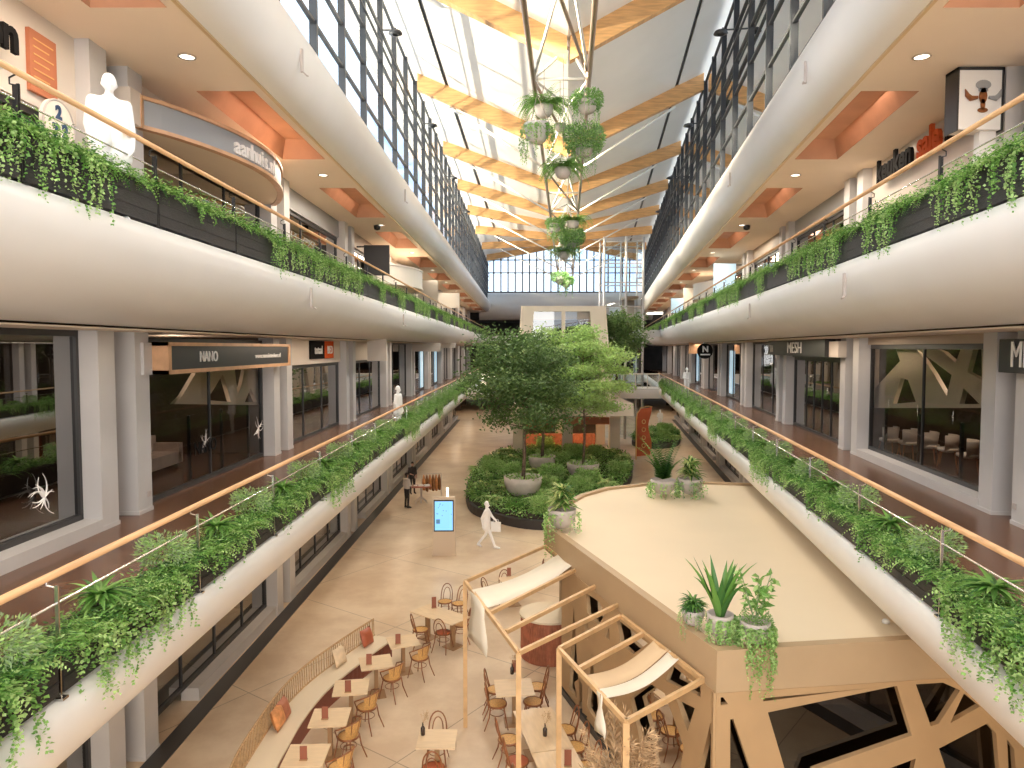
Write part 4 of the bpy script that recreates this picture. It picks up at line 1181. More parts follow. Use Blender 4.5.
def chair(kind, x, y, fx, fy, label, group=None):
    rz = math.atan2(fy, fx) - PI / 2
    if kind not in cu:
        cu.add(kind); t = CH[kind]; t.location = (x, y, 0); t.rotation_euler = (0, 0, rz); t['label'] = label
        if group: t['group'] = group
        return t
    return copy_tree(CH[kind], (x, y, 0), rz, label, group)
def table(c, sx, sy, ang, label, name='cafe_table', legs=1):
    t = thing(name, label, 'table', (c.x, c.y, 0), ang)
    m = MB(); m.box((-sx / 2, -sy / 2, .725), (sx / 2, sy / 2, .75)); m.build('tabletop', 'table_top', t)
    for k in range(legs):
        x = 0 if legs == 1 else (-sx * .3 + k * sx * .6)
        m = MB(); m.box((x - .04, -.06, .02), (x + .04, .06, .725)); m.build('leg', 'table_leg', t)
        m = MB(); m.box((x - .2, -.2, 0), (x + .2, .2, .02)); m.build('base', 'table_leg', t)
    return t
def menu(P, z, label, ang=0, tall=.24):
    t = thing('menu_card', label, 'menu', (P.x, P.y, z), ang)
    m = MB(); m.box((-.06, -.006, 0), (.06, .006, tall)); m.build('card', 'menu_red', t); m = MB(); m.box((-.065, -.035, 0), (.065, .035, .012)); m.build('stand', 'table_leg', t)
def vase(P, z, label):
    t = thing('bottle_vase', label, 'vase', (P.x, P.y, z))
    m = MB(); m.lathe([(.035, 0), (.04, .02), (.04, .13), (.015, .17), (.013, .22), (.017, .225)], 16); m.build('bottle', 'bottle', t, True)
    m = MB(); RND.seed(3)
    for i in range(9):
        a = RND.uniform(0, 6.28); tp = V((.09 * math.cos(a), .09 * math.sin(a), RND.uniform(.32, .44))); m.tube([(0, 0, .2), tp], .002, 4)
        for q in range(10): m.leaf(tp - V((0, 0, .008 * q)), rdir(-.2), .035, .01)
    m.build('dry_stems', 'pampas', t)
# curved bench
BT = [(373.5, 619), (351, 633), (328.5, 648.5), (308, 663), (291, 678.5), (277, 694), (266, 708.5), (256, 723.5), (244, 741), (233, 761), (225, 782)]
bp = [G(a, b, .88) for a, b in BT]; bp = [V((p.x, p.y, 0)) for p in bp]
for _ in range(2): bp = [bp[0]] + [x for i in range(len(bp) - 1) for x in (bp[i] * .75 + bp[i + 1] * .25, bp[i] * .25 + bp[i + 1] * .75)] + [bp[-1]]
def offs(poly, o):
    r = []
    for i, p in enumerate(poly):
        tg = (poly[min(i + 1, len(poly) - 1)] - poly[max(i - 1, 0)]).normalized(); nn = V((-tg.y, tg.x, 0)); nn = nn if nn.x > 0 else -nn; r.append(p + nn * o)
    return r
bench = thing('curved_bench', 'long curved cream bench with a rattan slat backrest', 'bench', (0, 0, 0))
def strip(m, o0, o1, z0, z1):
    a, b = offs(bp, o0), offs(bp, o1)
    for i in range(len(bp) - 1):
        m.hexa([V((q.x, q.y, z)) for z in (z0, z1) for q in (a[i], b[i], b[i + 1], a[i + 1])])
m = MB(); strip(m, .04, .58, .43, .47); m.build('seat', 'cream_roof', bench)
m = MB(); strip(m, .05, .5, .03, .43); m.build('base', 'table_leg', bench)
m = MB(); q = offs(bp, .52)
for i in range(len(q) - 1):
    for k in range(4): p = q[i].lerp(q[i + 1], k / 4); m.box((p.x - .012, p.y - .012, 0), (p.x + .012, p.y + .012, .43))
m.build('front_slats', 'menu_red', bench)
m = MB(); m.tube([p + V((0, 0, .88)) for p in bp], .022, 8); m.tube([p + V((0, 0, .47)) for p in offs(bp, .03)], .02, 8)
L = 0; lo = offs(bp, .05)
for i in range(len(bp) - 1):
    sl = (bp[i + 1] - bp[i]).length; nk = max(1, round(sl / .085))
    for k in range(nk):
        a = bp[i].lerp(bp[i + 1], k / nk); b = lo[i].lerp(lo[i + 1], k / nk); tg = (bp[i + 1] - bp[i]).normalized() * .022
        m.tube([b + V((0, 0, .05)), a.lerp(b, .5) + tg + V((0, 0, .5)), a + V((0, 0, .88))], .011, 5)
m.build('backrest', 'rattan', bench)
def cushion(P, label, mt, rz, sz=.42, lean=.5):
    t = MB(); N = 8; vs = []
    for s in (1, -1):
        for i in range(N + 1):
            for j in range(N + 1):
                u, v = i / N * 2 - 1, j / N * 2 - 1; h = .085 * (max(0, 1 - u ** 4) * max(0, 1 - v ** 4)) ** .5
                vs.append(V((u * sz / 2 * (1 - .06 * (1 - v * v)), s * h, v * sz / 2 * (1 - .06 * (1 - u * u)))))
    K = (N + 1) ** 2; fs = []
    for i in range(N):
        for j in range(N): a = i * (N + 1) + j; fs += [(a, a + 1, a + N + 2, a + N + 1), (K + a, K + a + N + 1, K + a + N + 2, K + a + 1)]
    t.add(vs, fs); o = t.build('cushion', mt, loc=P, rz=rz, smooth=True); o.rotation_euler = (lean, 0, rz); return tag(o, label, 'cushion')
for (px, py), mt, lb, rz in (((377, 637), 'leather_red', 'red leather cushion at the far end of the curved bench', -.9), ((344, 657), 'cushion_cream', 'cream cushion against the bench back beside the second table', -1.0),
                         ((284, 716), 'cushion_orange', 'orange patterned cushion leaning on the bench back, left one of the pair', -1.35), ((296, 709), 'terracotta', 'terracotta cushion behind the orange one on the bench', -1.1)):
    P = G(px, py, .68); ii = min(range(len(bp)), key=lambda i: (bp[i] - P.xy.to_3d()).length); nn = (offs(bp, 1.0)[ii] - bp[ii]); q = bp[ii] + nn * .2; cushion(V((q.x, q.y, .68)), lb, mt, math.atan2(nn.y, nn.x) - PI / 2, .42, .3)
TB = [((403, 641), .35, 'first'), ((376, 662), .3, 'second'), ((351, 687), .15, 'third'), ((330, 717), .08, 'fourth'), ((306, 755), .04, 'fifth')]
tc_ = []
for (px, ang, o), mp in zip(TB, ((398, 644), (369, 664.5), (348, 692), (325, 719), (303.5, 760))):
    c = G(*px, .75); tc_.append(c); table(c, .70, .68, ang, 'square cream cafe table at the curved bench, %s from the far end' % o)
    menu(G(*mp, .75), .751, 'red menu card on the %s bench table from the far end' % o, ang * .5)
for (px, py), f, o in (((420, 657), (-1, .55), 'first'), ((392, 677), (-1, .6), 'second'), ((367, 706), (-1, .5), 'third'), ((348.5, 735), (-1, .45), 'fourth'), ((340, 766), (-1, .4), 'fifth')):
    P = G(px, py, .47); chair('arm', P.x, P.y, f[0], f[1], 'bentwood armchair across from the bench at the %s table from the far end' % o)
# long table
c = G(440, 614, .75); a1 = G(453, 624.5, .75); a0 = G(414.6, 612, .75); ang = math.atan2(a1.y - a0.y, a1.x - a0.x)
table(c, 1.5, .72, ang, 'long cream cafe table standing beyond the bench end', 'long_cafe_table', 2)
menu(G(434, 608, .75), .751, 'red menu card on the long cream table', .3, .3)
for (px, py), f, kd, lb in (((420.7, 629), (.9, .4), 'cane', 'bentwood chair at the left end of the long cream table'), ((443, 632), (.35, 1), 'red', 'red seated bentwood chair at the near side of the long cream table'),
                            ((445, 601), (-.2, -1), 'cane', 'bentwood chair behind the long cream table, left of two'), ((459, 603), (-.5, -1), 'cane', 'bentwood chair behind the long cream table, right of two'),
                            ((461, 624), (-1, .1), 'cane', 'bentwood chair at the right end of the long cream table')):
    P = G(px, py, .47); chair(kd, P.x, P.y, f[0], f[1], lb)
# free standing small table in front
c = G(437, 738.5, .75); table(c, .68, .62, .0, 'small square table standing alone in the front')
P = G(419, 735, .75); vase(V((P.x + .07, P.y, 0)), .751, 'small dark bottle on the lone front table')
chair('cane', c.x - .05, c.y + .42, 0, -1, 'bentwood chair behind the lone front table'); chair('red', c.x - .02, c.y - .42, 0, 1, 'red seated bentwood chair in front of the lone front table')
# tables under the pergola
c = G(514, 687, .75); table(c, .78, .72, .1, 'square table under the far pergola beside its middle post')
vase(G(512, 674, .75), .751, 'dark bottle vase at the back of the square pergola table'); menu(G(515, 672, .75), .751, 'red menu card at the back of the square pergola table', 0, .26)
for (px, py), f, lb in (((497, 703), (1, .1), 'bentwood chair left of the square pergola table, nearer one'), ((496, 689), (1, -.05), 'bentwood chair left of the square pergola table, farther one'),
                        ((533, 701), (-1, 0), 'bentwood chair right of the square pergola table, nearer one'), ((537, 686), (-1, -.05), 'bentwood chair right of the square pergola table, farther one')):
    P = G(px, py, .47); chair('cane', P.x, P.y, f[0], f[1], lb)
e0, e1 = G(513, 711, .75), G(538, 768, .75); dr = (e1 - e0).normalized(); e2 = G(553, 713, .75); wd = .76; pr = V((-dr.y, dr.x, 0)); pr = pr if pr.x > 0 else -pr
ang = math.atan2(dr.y, dr.x)
for k, lb in enumerate(('long communal table along the kiosk wall, far half', 'long communal table along the kiosk wall, near half')):
    c = e0 + dr * (.72 + 1.46 * k) + pr * wd / 2; table(c, 1.44, wd, ang, lb, 'communal_table', 2)
vase(G(545, 736, .75), .751, 'dark bottle vase with dry stems on the communal table'); menu(e0 + dr * 1.95 + pr * .5, .751, 'red menu card on the near half of the communal table', 0, .28)
for k, (t_, sd, kd) in enumerate(((.45, -1, 'cane'), (1.15, -1, 'red'), (1.95, -1, 'cane'), (.35, 1, 'cane'), (.95, 1, 'cane'), (1.6, 1, 'cane'), (2.25, 1, 'cane'))):
    P = e0 + dr * t_ + pr * (wd / 2 + sd * .56); f = pr * -sd
    chair(kd, P.x, P.y, f.x, f.y, 'bentwood chair at the %s side of the communal table, %s from its far end' % ('left' if sd < 0 else 'kiosk wall', ORD[k % 3 if sd < 0 else k - 3]))
# tables behind the pergola
c = G(513, 580, .75); table(c, .75, .7, .3, 'square table beyond the far pergola')
menu(G(509, 576, .75), .751, 'dark red menu card on the table beyond the far pergola', 0, .26)
for (px, py), f, lb in (((490, 590), (.6, .5), 'bentwood chair left of the table beyond the far pergola'), ((505, 586), (.1, -1), 'bentwood chair in front of the table beyond the far pergola'), ((536, 572), (-1, 0), 'bentwood chair right of the table beyond the far pergola')):
    P = G(px, py, .47); chair('cane', P.x, P.y, f[0], f[1], lb)

# ================================================================ KIOSK STAND, FLAG, PAVILION, LIFT, BRIDGE
P = G(444, 556, 0)
t = thing('information_kiosk', 'tall beige information pillar with a light blue map screen', 'information stand', (P.x, P.y, 0), .03)
m = MB(); m.box((-.42, 0, 0), (.42, .28, 2.2)); m.box((-.44, -.02, 0), (.44, .3, .06)); m.build('body', 'kiosk_grey', t)
m = MB(); m.box((-.37, -.02, .92), (.37, .0, 2.10)); bz_ = m.build('screen_bezel', 'frame_dark', t)
m = MB(); m.box((-.33, -.026, .97), (.33, -.02, 2.05)); m.build('screen', 'screen_blue', bz_)
RND.seed(8); m = MB()
for i in range(12): x, z = RND.uniform(-.28, .28), RND.uniform(1.45, 1.95); m.box((x, -.03, z), (x + .025, -.026, z + .025))
m.box((-.28, -.03, 1.22), (-.14, -.026, 1.38)); m.build('screen_marks', 'screen_mark', bz_)
m = MB(); m.box((.10, .08, 2.2), (.17, .15, 2.44)); m.lathe([(.04, 0), (.045, .05), (.001, .09)], 10, c=(.135, .115, 2.46)); m.build('info_light', 'lamp_white', t)
# feather flag
P = G(636, 460, 0)
t = thing('feather_flag', 'tall red feather flag with a yellow edge and letters, standing beside the big planting bed', 'flag', (P.x, P.y, 0))
m = MB(); pts = [(0, 0, 0), (0, 0, 2.6), (.06, 0, 3.2), (.3, 0, 3.6), (.75, 0, 3.72), (1.1, 0, 3.68)]; m.tube(pts, .035, 6); m.tube([(0, 0, .1), (0, 0, 3)], .05, 6); m.build('pole', 'flag_yellow', t)
m = MB(); vs = []
for k in range(12):
    z = .25 + 3.3 * k / 11; x0 = 0 if z < 2.8 else (z - 2.8) ** 2 * .6; x1 = .95 + .12 * math.sin(k * .7); vs += [(x0, .03 * math.sin(k), z), (x1 if k < 11 else 1.05, .05 * math.sin(k + 1), z + .08)]
m.add(vs, [(2 * i, 2 * i + 1, 2 * i + 3, 2 * i + 2) for i in range(11)]); o = m.build('cloth', 'flag_red', t); o.modifiers.new('s', 'SOLIDIFY').thickness = .01
m = MB()
for k in range(4): m.tube([(.5 + .12 * math.cos(a * PI / 4), -.05, 1.0 + k * .55 + .14 * math.sin(a * PI / 4)) for a in range(8)], .03, 4, closed=True)
m.build('round_marks', 'flag_yellow', t)
# pavilion
pD = 46.0
pv = thing('pavilion', 'tall cream portal pavilion with lattice sides behind the trees', 'pavilion', (0, 0, 0))
L0, R0 = AT(523, 306, pD), AT(604, 308, pD); L1, R1 = AT(517, 400, pD), AT(611, 400, pD)
zt, zb = L0.z, 4.15; pE = 58.0; dx = cen(pE) - cen(pD)
m = MB(); m.hexa([V((L0.x, pD, zt - .35)), V((R0.x, pD, zt - .35)), V((R0.x + dx, pE, zt - .35)), V((L0.x + dx, pE, zt - .35)), V((L0.x, pD, zt)), V((R0.x, pD, zt)), V((R0.x + dx, pE, zt)), V((L0.x + dx, pE, zt))]); m.build('roof_slab', 'pavilion_white', pv)
m = MB()
def pier(m, xt, xb, w, D, dep): m.hexa([V((xb - w / 2, D, zb)), V((xb + w / 2, D, zb)), V((xb + w / 2, D + dep, zb)), V((xb - w / 2, D + dep, zb)), V((xt - w / 2, D, zt)), V((xt + w / 2, D, zt)), V((xt + w / 2, D + dep, zt)), V((xt - w / 2, D + dep, zt))])
pier(m, L0.x + .35, L1.x + .35, .75, pD - .06, .3); m.build('pier', 'pavilion_white', pv); m = MB(); pier(m, R0.x - .45, R1.x - .45, .95, pD - .06, .3); m.build('pier', 'pavilion_white', pv)
m = MB(); m.box(((L0.x + R0.x) / 2 - .12, pD, zb), ((L0.x + R0.x) / 2 + .12, pD + .2, zt - .3)); m.box((L0.x, pD + .02, 7.4), (R0.x, pD + .2, 7.65)); m.build('mullion', 'pavilion_white', pv)
m = MB(); m.add([(L1.x + .3, pD + .15, zb), (R1.x - .3, pD + .15, zb), (R0.x - .3, pD + .15, zt - .2), (L0.x + .3, pD + .15, zt - .2)], [(0, 1, 2, 3)]); m.build('front_glazing', 'glass_blue', pv)
for s, Xt, Xb in ((-1, L0.x, L1.x), (1, R0.x, R1.x)):
    O = V((Xb, pD, zb)); u = V((dx, pE - pD, 0)); Lu = u.length; vv = V((Xt - Xb, 0, zt - zb)); Lv = vv.length
    holes = [[(.5, .5), (2.4, .5), (1.3, 3.2)], [(3.2, .6), (5.0, .6), (5.8, 3.4), (4.9, 3.8)], [(1.9, 3.4), (2.9, 1.6), (4.0, 3.9), (3.0, Lv - .5), (1.6, Lv - .5)], [(6.3, .5), (8.2, .5), (7.1, 3.0)], [(4.9, Lv - .5), (5.4, 4.6), (6.6, 3.8), (7.6, Lv - .5)],
             [(9, .6), (11.3, .6), (11.3, 2.8), (9.6, 3.4)], [(8.4, Lv - .5), (8.0, 4.0), (9.2, 4.2), (11.2, 3.6), (11.2, Lv - .5)], [(.4, Lv - .5), (.4, 3.2), (1.1, 4.2)]]
    M = frame_mat(O, u, vv); cut_panel([(0, 0), (Lu, 0), (Lu, Lv), (0, Lv)], holes, .12, M, 'pavilion_white', 'lattice_side', pv)
    m = MB(); m.add([O, O + u, O + u + vv, O + vv], [(0, 1, 2, 3)]); m.build('side_glazing', 'glass_dark', pv)
G0, G1 = AT(513, 425, 50).x, AT(619, 425, 50).x
m = MB(); m.box((G0 - .2, 45.2, 3.35), (G1 + .2, 60, 4.15)); m.build('ground_storey_roof', 'pavilion_white', pv)
for x in (G0, G1 - .75, (G0 + G1) / 2 - .3):
    for y in (49.2, 57): m = MB(); m.box((x, y, 0), (x + .7, y + .7, 3.35)); m.build('pillar', 'pavilion_white', pv)
m = MB(); m.box((G0 + .4, 58, 0), (G1 - .2, 58.3, 3.35)); m.build('back_wall', 'interior_brown', pv)
m = MB(); m.box((G0 + 1, 54, 0), (G1 - 1.2, 54.8, 1.1)); tag(m.build('shop_counter', 'terracotta'), 'terracotta counter under the cream pavilion behind the trees', 'counter')
m = MB(); m.box((G0 + 3.6, 49.1, 2.4), (G1 - .8, 49.2, 2.9)); o = m.build('shop_banner', 'poster_orange'); tag(o, 'orange banner under the roof of the cream pavilion', 'banner')
m = MB(); m.box((G0 + .9, 49.1, 2.2), (G0 + 2.8, 49.2, 2.9)); o = m.build('shop_banner', 'poster_orange'); tag(o, 'orange red panel left of the front tree under the cream pavilion', 'banner')
for x in (G0 + 2, G0 + 5): lamp('pavilion_lamp', (x, 52.5, 3.1), 120, (1, .65, .35), .1)
# bridge
bA, bB = W(-1, 3.95, 53.5, 0).x, W(1, 3.69, 53.5, 0).x
br = thing('footbridge', 'beige footbridge with white railing crossing the hall behind the trees', 'bridge')
m = MB(); m.box((bA - .3, 53.5, F1 - .75), (bB + .3, 56.5, F1)); m.box((bA - .3, 53.38, F1 - .5), (bB + .3, 53.5, F1 - .15)); m.build('deck', 'white_paint', br)
m = MB(); m.tube([(bA, 53.6, F1 + 1.1), (bB, 53.6, F1 + 1.1)], .05, 8); m.tube([(bA, 53.6, F1 + .12), (bB, 53.6, F1 + .12)], .03, 6); m.build('handrail', 'steel_white', br)
for k in range(17): x = bA + (bB - bA) * k / 16; m = MB(); m.box((x - .03, 53.57, F1), (x + .03, 53.63, F1 + 1.1)); m.build('post', 'steel_white', br)
m = MB(); m.add([(bA, 53.61, F1 + .1), (bB, 53.61, F1 + .1), (bB, 53.61, F1 + 1.05), (bA, 53.61, F1 + 1.05)], [(0, 1, 2, 3)]); m.build('glass_panel', 'glass_blue', br)
# glass lift
lA, lB = AT(604, 300, 60).x, AT(643, 300, 60).x; lt = thing('glass_lift', 'tall glass lift shaft with pale steel posts right of the trees', 'lift')
for x in (lA, (lA + lB) / 2 + .2, lB):
    for y in (60, 63): m = MB(); m.tube([(x, y, 0), (x, y, ZC + 9.3)], .11 if y == 60 else .08, 8); m.build('post', 'column_paint', lt, True)
for z in (F1, F2, CE + .5, ZC + 8.9, 7.2, 11.2, 14.8):
    m = MB(); m.tube([(lA, 60, z), (lB, 60, z), (lB, 63, z), (lA, 63, z)], .06, 6, closed=True); m.build('ring_beam', 'column_paint', lt)
m = MB(); m.add([(lA, 60, .1), (lB, 60, .1), (lB, 60, ZC + 9), (lA, 60, ZC + 9)], [(0, 1, 2, 3)]); m.add([(lB, 60, .1), (lB, 63, .1), (lB, 63, ZC + 9), (lB, 60, ZC + 9)], [(0, 1, 2, 3)]); m.build('glass_wall', 'glass_blue', lt)
m = MB(); m.box((lA + 1.9, 60.4, F2 + .2), (lB - .3, 62.6, F2 + .4)); m.box((lA + 1.9, 60.4, F2 + 2.6), (lB - .3, 62.6, F2 + 2.8)); m.box((lA + 1.9, 62.5, F2 + .2), (lB - .3, 62.6, F2 + 2.8)); m.build('cabin', 'grey_sign_warm', lt)
# right hand shelf of the upper cross floor beside the lift
m = MB(); m.box((lB - 3.5, 63.2, F2 - .6), (W(1, 4.43, 63, 0).x + .5, 66, F2)); tag(m.build('landing', 'white_paint'), 'white landing slab between the glass lift and the right upper walkway', 'landing')
# ================================================================ SIGNS AND SHOPS
def sideM(s, l, D, z):
    """frame on a side wall facing the atrium, text reads left to right"""
    O = W(s, l, D, z); u = V((KX(s), 1, 0)).normalized()
    return frame_mat(O, u if s < 0 else -u, (0, 0, 1))
# NANO fascia sign
t = thing('shop_sign', 'long dark wood framed sign lettered NANO over the left shop', 'sign')
m = MB(); m.side(-1, 6.68, 7.0, 13.45, 20.3, ZC - .42, ZC + .04); m.build('panel', 'panel_dark', t)
m = MB()
for z0, z1 in ((ZC - .50, ZC - .42), (ZC + .04, ZC + .11)): m.side(-1, 6.64, 7.02, 13.35, 20.4, z0, z1)
m.side(-1, 6.64, 7.02, 13.35, 13.47, ZC - .5, ZC + .11); m.side(-1, 6.64, 7.02, 20.28, 20.4, ZC - .5, ZC + .11); m.build('frame', 'wood_frame', t)
letters('NANO', .32, sideM(-1, 6.67, 15.15, ZC - .19), 'letter_white', t, sx=.9)
letters('www.nanointeriors.nl', .17, sideM(-1, 6.67, 18.7, ZC - .20), 'letter_white', t, sx=1.25)
m = MB(); m.side(-1, 6.95, 7.3, 13.06, 13.4, ZC - .5, ZC + .1); m.build('bracket', 'column_paint', t)
# glass decals
def flourish(s, l, D, z, r, mt, label, txt=None):
    t = thing('window_decal', label, 'decal'); M = sideM(s, l, D, z)
    m = MB(); m.M = M; RND.seed(int(D * 10))
    for i in range(14):
        a = RND.uniform(0, 6.28); L = r * RND.uniform(.4, 1); b = RND.uniform(-1.5, 1.5); pts = []
        for k in range(7): q = k / 6; pts.append((math.cos(a + b * q) * L * q + (0 if not txt else 0), math.sin(a + b * q) * L * q * .9 + (.12 if txt else 0), .0))
        m.tube(pts, [r * (.045 - .035 * k / 6) for k in range(7)], 4)
    m.build('ornament', mt, t)
    if txt: letters(txt, .42, M, 'letter_black', t, sx=.9)
flourish(-1, 7.30, 10.75, F1 + .78, .42, 'letter_white', 'white curly floral decal on the nearest left shop glass')
flourish(-1, 7.30, 16.3, F1 + .78, .34, 'pot_grey', 'NANO lettering decal on the left shop glass', 'NANO')
flourish(-1, 7.30, 19.6, F1 + .85, .42, 'pot_white', 'pale floral decal at the far edge of the NANO shop glass')
# black and orange wall sign
t = thing('shop_sign', 'black and orange sign lettered totaal BED on the white wall over the third left shop', 'sign')
m = MB(); m.side(-1, 7.19, 7.26, 24.2, 25.9, 7.32, 7.95); m.build('dark_half', 'letter_black', t); m = MB(); m.side(-1, 7.18, 7.26, 25.9, 27.1, 7.32, 7.95); m.build('orange_half', 'letter_orange', t)
letters('totaal', .42, sideM(-1, 7.16, 25.05, 7.62), 'letter_white', t); letters('BED', .42, sideM(-1, 7.15, 26.5, 7.62), 'letter_white', t)
# projecting signs on the walkways
def proj(s, l, D, z, wd, h, mt, label, txt=None, tm='letter_black', ts=.2, th=.12, cable=None):
    P = W(s, l, D, z); t = thing('projecting_sign', label, 'sign', P, 0)
    m = MB(); m.box((-wd / 2, 0, -h / 2), (wd / 2, th, h / 2)); m.build('panel', mt, t)
    m = MB(); m.box((-.02 + s * wd / 2 - (.3 if s < 0 else 0), .03, h / 2 - .1), (.02 + s * wd / 2 + (.3 if s > 0 else 0), .07, h / 2 - .04)); m.build('arm', 'frame_dark', t)
    if txt: letters(txt, ts, frame_mat((0, -.012, 0), (1, 0, 0), (0, 0, 1)), tm, t)
    return t
proj(-1, 6.25, 30.6, 7.62, .82, .95, 'wall_warm', 'square beige projecting sign on the left middle walkway')
proj(-1, 6.2, 46, 7.75, 1.9, .55, 'wall_warm', 'wide pale projecting sign farther down the left middle walkway', None)
proj(-1, 6.2, 58, 7.9, 1.6, .4, 'counter_white', 'white projecting sign far down the left middle walkway')
# MESH
t = thing('shop_sign', 'dark fascia sign lettered MESH over the third right shop', 'sign')
m = MB(); m.side(1, 6.62, 6.95, 22.0, 29.9, 7.42, 7.98); m.build('panel', 'panel_dark', t)
m = MB(); m.side(1, 6.75, 7.0, 21.1, 22.0, 7.42, 7.9); m.build('end_box', 'wall_warm', t)
letters('MESH', .56, sideM(1, 6.60, 25.6, 7.69), 'letter_white', t, sx=1.5); letters('TH', .4, sideM(1, 6.60, 29.2, 7.66), 'letter_white', t)
t = thing('shop_sign', 'dark sign lettered MESH at the right edge of the middle walkway', 'sign')
m = MB(); m.side(1, 6.72, 6.8, 9.6, 12.3, 7.28, 7.85); m.build('panel', 'panel_dark', t); letters('MESH', .62, sideM(1, 6.70, 11.35, 7.57), 'letter_white', t, sx=.75)
# round black hanging sign N
P = AT(705, 351, 44); t = thing('hanging_sign', 'round black hanging sign with a white N on the right middle walkway', 'sign', P)
m = MB(); m.M = frame_mat((0, 0, 0), (1, 0, 0), (0, 0, 1)); m.lathe([(.001, -.06), (.48, -.06), (.48, .06), (.001, .06)], 24, capb=False); m.build('disc', 'letter_black', t)
letters('N', .5, frame_mat((0, -.08, .1), (1, 0, 0), (0, 0, 1)), 'letter_white', t, bold=.02); m = MB(); m.box((-.3, -.08, -.26), (.3, -.065, -.18)); m.build('white_line', 'letter_white', t)
m = MB(); m.tube([(0, 0, .45), (0, 0, .75)], .03); m.build('rod', 'frame_dark', t)
proj(1, 6.0, 50, 7.7, 1.0, .8, 'wood_frame', 'wooden square projecting sign beyond the round black one')
# posters/vertical light strips between the right shops
for i, D in enumerate((42.6, 59.4)):
    m = MB(); m.side(1, 7.3, 7.34, D, D + 1.0, F1 + .3, F1 + 2.9); tag(m.build('display_panel', 'sky_panel'), 'bright blue white display in a right shop window, %s one' % ['nearer', 'farther'][i], 'display')
for i, D in enumerate((51.2, 59.6)):
    m = MB(); m.side(-1, 7.3, 7.34, D, D + 1.3, F1 + .2, F1 + 3.0); tag(m.build('display_panel', 'sky_panel'), 'bright blue white display in a left shop window, %s one' % ['nearer', 'farther'][i], 'display')
# furniture inside the right front shop
def tub():
    t = thing('tub_chair', 'x', 'chair'); m = MB(); vs = []; n = 14
    for k in range(n + 1):
        a = PI * .0 + PI * 1.0 * k / n + PI; c, s_ = math.cos(a), math.sin(a)
        for (r, z) in ((.27, .42), (.31, .80), (.27, .82), (.22, .46)): vs.append((r * c, r * s_ * .95 + .05, z))
    fs = [(4 * k + j, 4 * k + 4 + j, 4 * k + 4 + (j + 1) % 4, 4 * k + (j + 1) % 4) for k in range(n) for j in range(4)]
    m.add(vs, fs); m.build('backrest', 'letter_white', t, True); m = MB(); m.lathe([(.2, .38), (.27, .42), (.26, .48), (.001, .49)], 20); m.build('seat', 'letter_white', t, True)
    for sx in (-1, 1):
        for sy in (-1, 1): m = MB(); m.tube([(sx * .16, sy * .16, .4), (sx * .22, sy * .22, 0)], .018, 6); m.build('leg', 'bentwood', t)
    return t
tb0 = None
for i, (px, py) in enumerate(((889, 455), (908, 458), (928, 462), (948, 466), (968, 473))):
    P = G(px, py, F1); 
    lb = 'white tub chair behind the right shop glass, %s from the left' % ORD[i]
    if tb0 is None: tb0 = tub(); tb0.location = P; tb0.rotation_euler = (0, 0, .6); tb0['label'] = lb
    else: copy_tree(tb0, P, .6 + .1 * i, lb)
P = G(948, 448, F1); t = thing('dining_table', 'dark dining table behind the white tub chairs in the right shop', 'table', (P.x + .4, P.y, F1), .25)
m = MB(); m.box((-1.1, -.45, .71), (1.1, .45, .76)); m.build('tabletop', 'table_leg', t)
for sx in (-1, 1):
    m = MB(); m.box((sx * .8 - .06, -.3, 0), (sx * .8 + .06, .3, .71)); m.build('leg', 'frame_dark', t)
m = MB(); RND.seed(4); m.lathe([(.06, 0), (.09, .1), (.04, .2)], 12)
for i in range(40): m.leaf(V((0, 0, .18)), rdir(-.7), .3, .03)
tag(m.build('flower_vase', 'cushion_orange', loc=(P.x + .5, P.y, F1 + .765)), 'orange dried flowers in a vase on the dark dining table', 'vase')
# sofas inside the left shops
def sofa(P, rz, label, mt):
    t = thing('sofa', label, 'sofa', P, rz)
    m = MB(); m.box((-1, -.42, .12), (1, .42, .42)); m.build('base', mt, t); m = MB(); m.box((-1, .22, .4), (1, .45, .82)); m.build('backrest', mt, t)
    for sx in (-1, 1): m = MB(); m.box((sx * 1.0 - .1, -.42, .12), (sx * 1.0 + .1, .45, .62)); m.build('armrest', mt, t)
    m = MB()
    for sx in (-.9, .9):
        for sy in (-.35, .35): m.box((sx - .03, sy - .03, 0), (sx + .03, sy + .03, .12))
    m.build('feet', 'frame_dark', t)
sofa(W(-1, 8.9, 9.6, F1), PI / 2 + .1, 'brown sofa behind the nearest left shop glass', 'interior_brown')
sofa(W(-1, 9.2, 17.2, F1), PI / 2, 'pale sofa behind the NANO shop glass', 'pot_grey')
for s in (-1, 1):
    for D in (8, 17, 25.5): lamp('shop_lamp', W(s, 8.3, D, F1 + 2.9), 34, (1, .75, .55), .2)
# ---------------- upper walkway signs, left
t = thing('shop_sign', 'black lettering keuken on the white wall at the top left edge', 'sign'); letters('keuken', .66, sideM(-1, 7.02, 9.15, CE - .72), 'letter_black', t, 'lettering', .03, sx=1.0, bold=.02)
t = thing('wall_poster', 'orange poster with pale text on the upper left white wall', 'poster')
m = MB(); m.side(-1, 7.19, 7.25, 10.6, 11.2, CE - 1.22, CE - .32); m.build('sheet', 'poster_orange', t)
m = MB()
for k in range(6): m.side(-1, 7.18, 7.19, 10.67, 11.12 - .1 * (k % 2), CE - .46 - .11 * k, CE - .44 - .11 * k)
m.build('text_lines', 'poster_text', t)
D_ = 10.75; P = W(-1, 7.0, D_, F2 + 1.72); t = thing('round_sign', 'round white disc sign with blue numerals behind the upper left railing', 'sign')
M = sideM(-1, 6.9, D_, F2 + 1.72); m = MB(); m.M = M; m.lathe([(.001, -.05), (.36, -.05), (.36, 0), (.33, .015), (.001, .015)], 32); m.build('disc', 'counter_white', t)
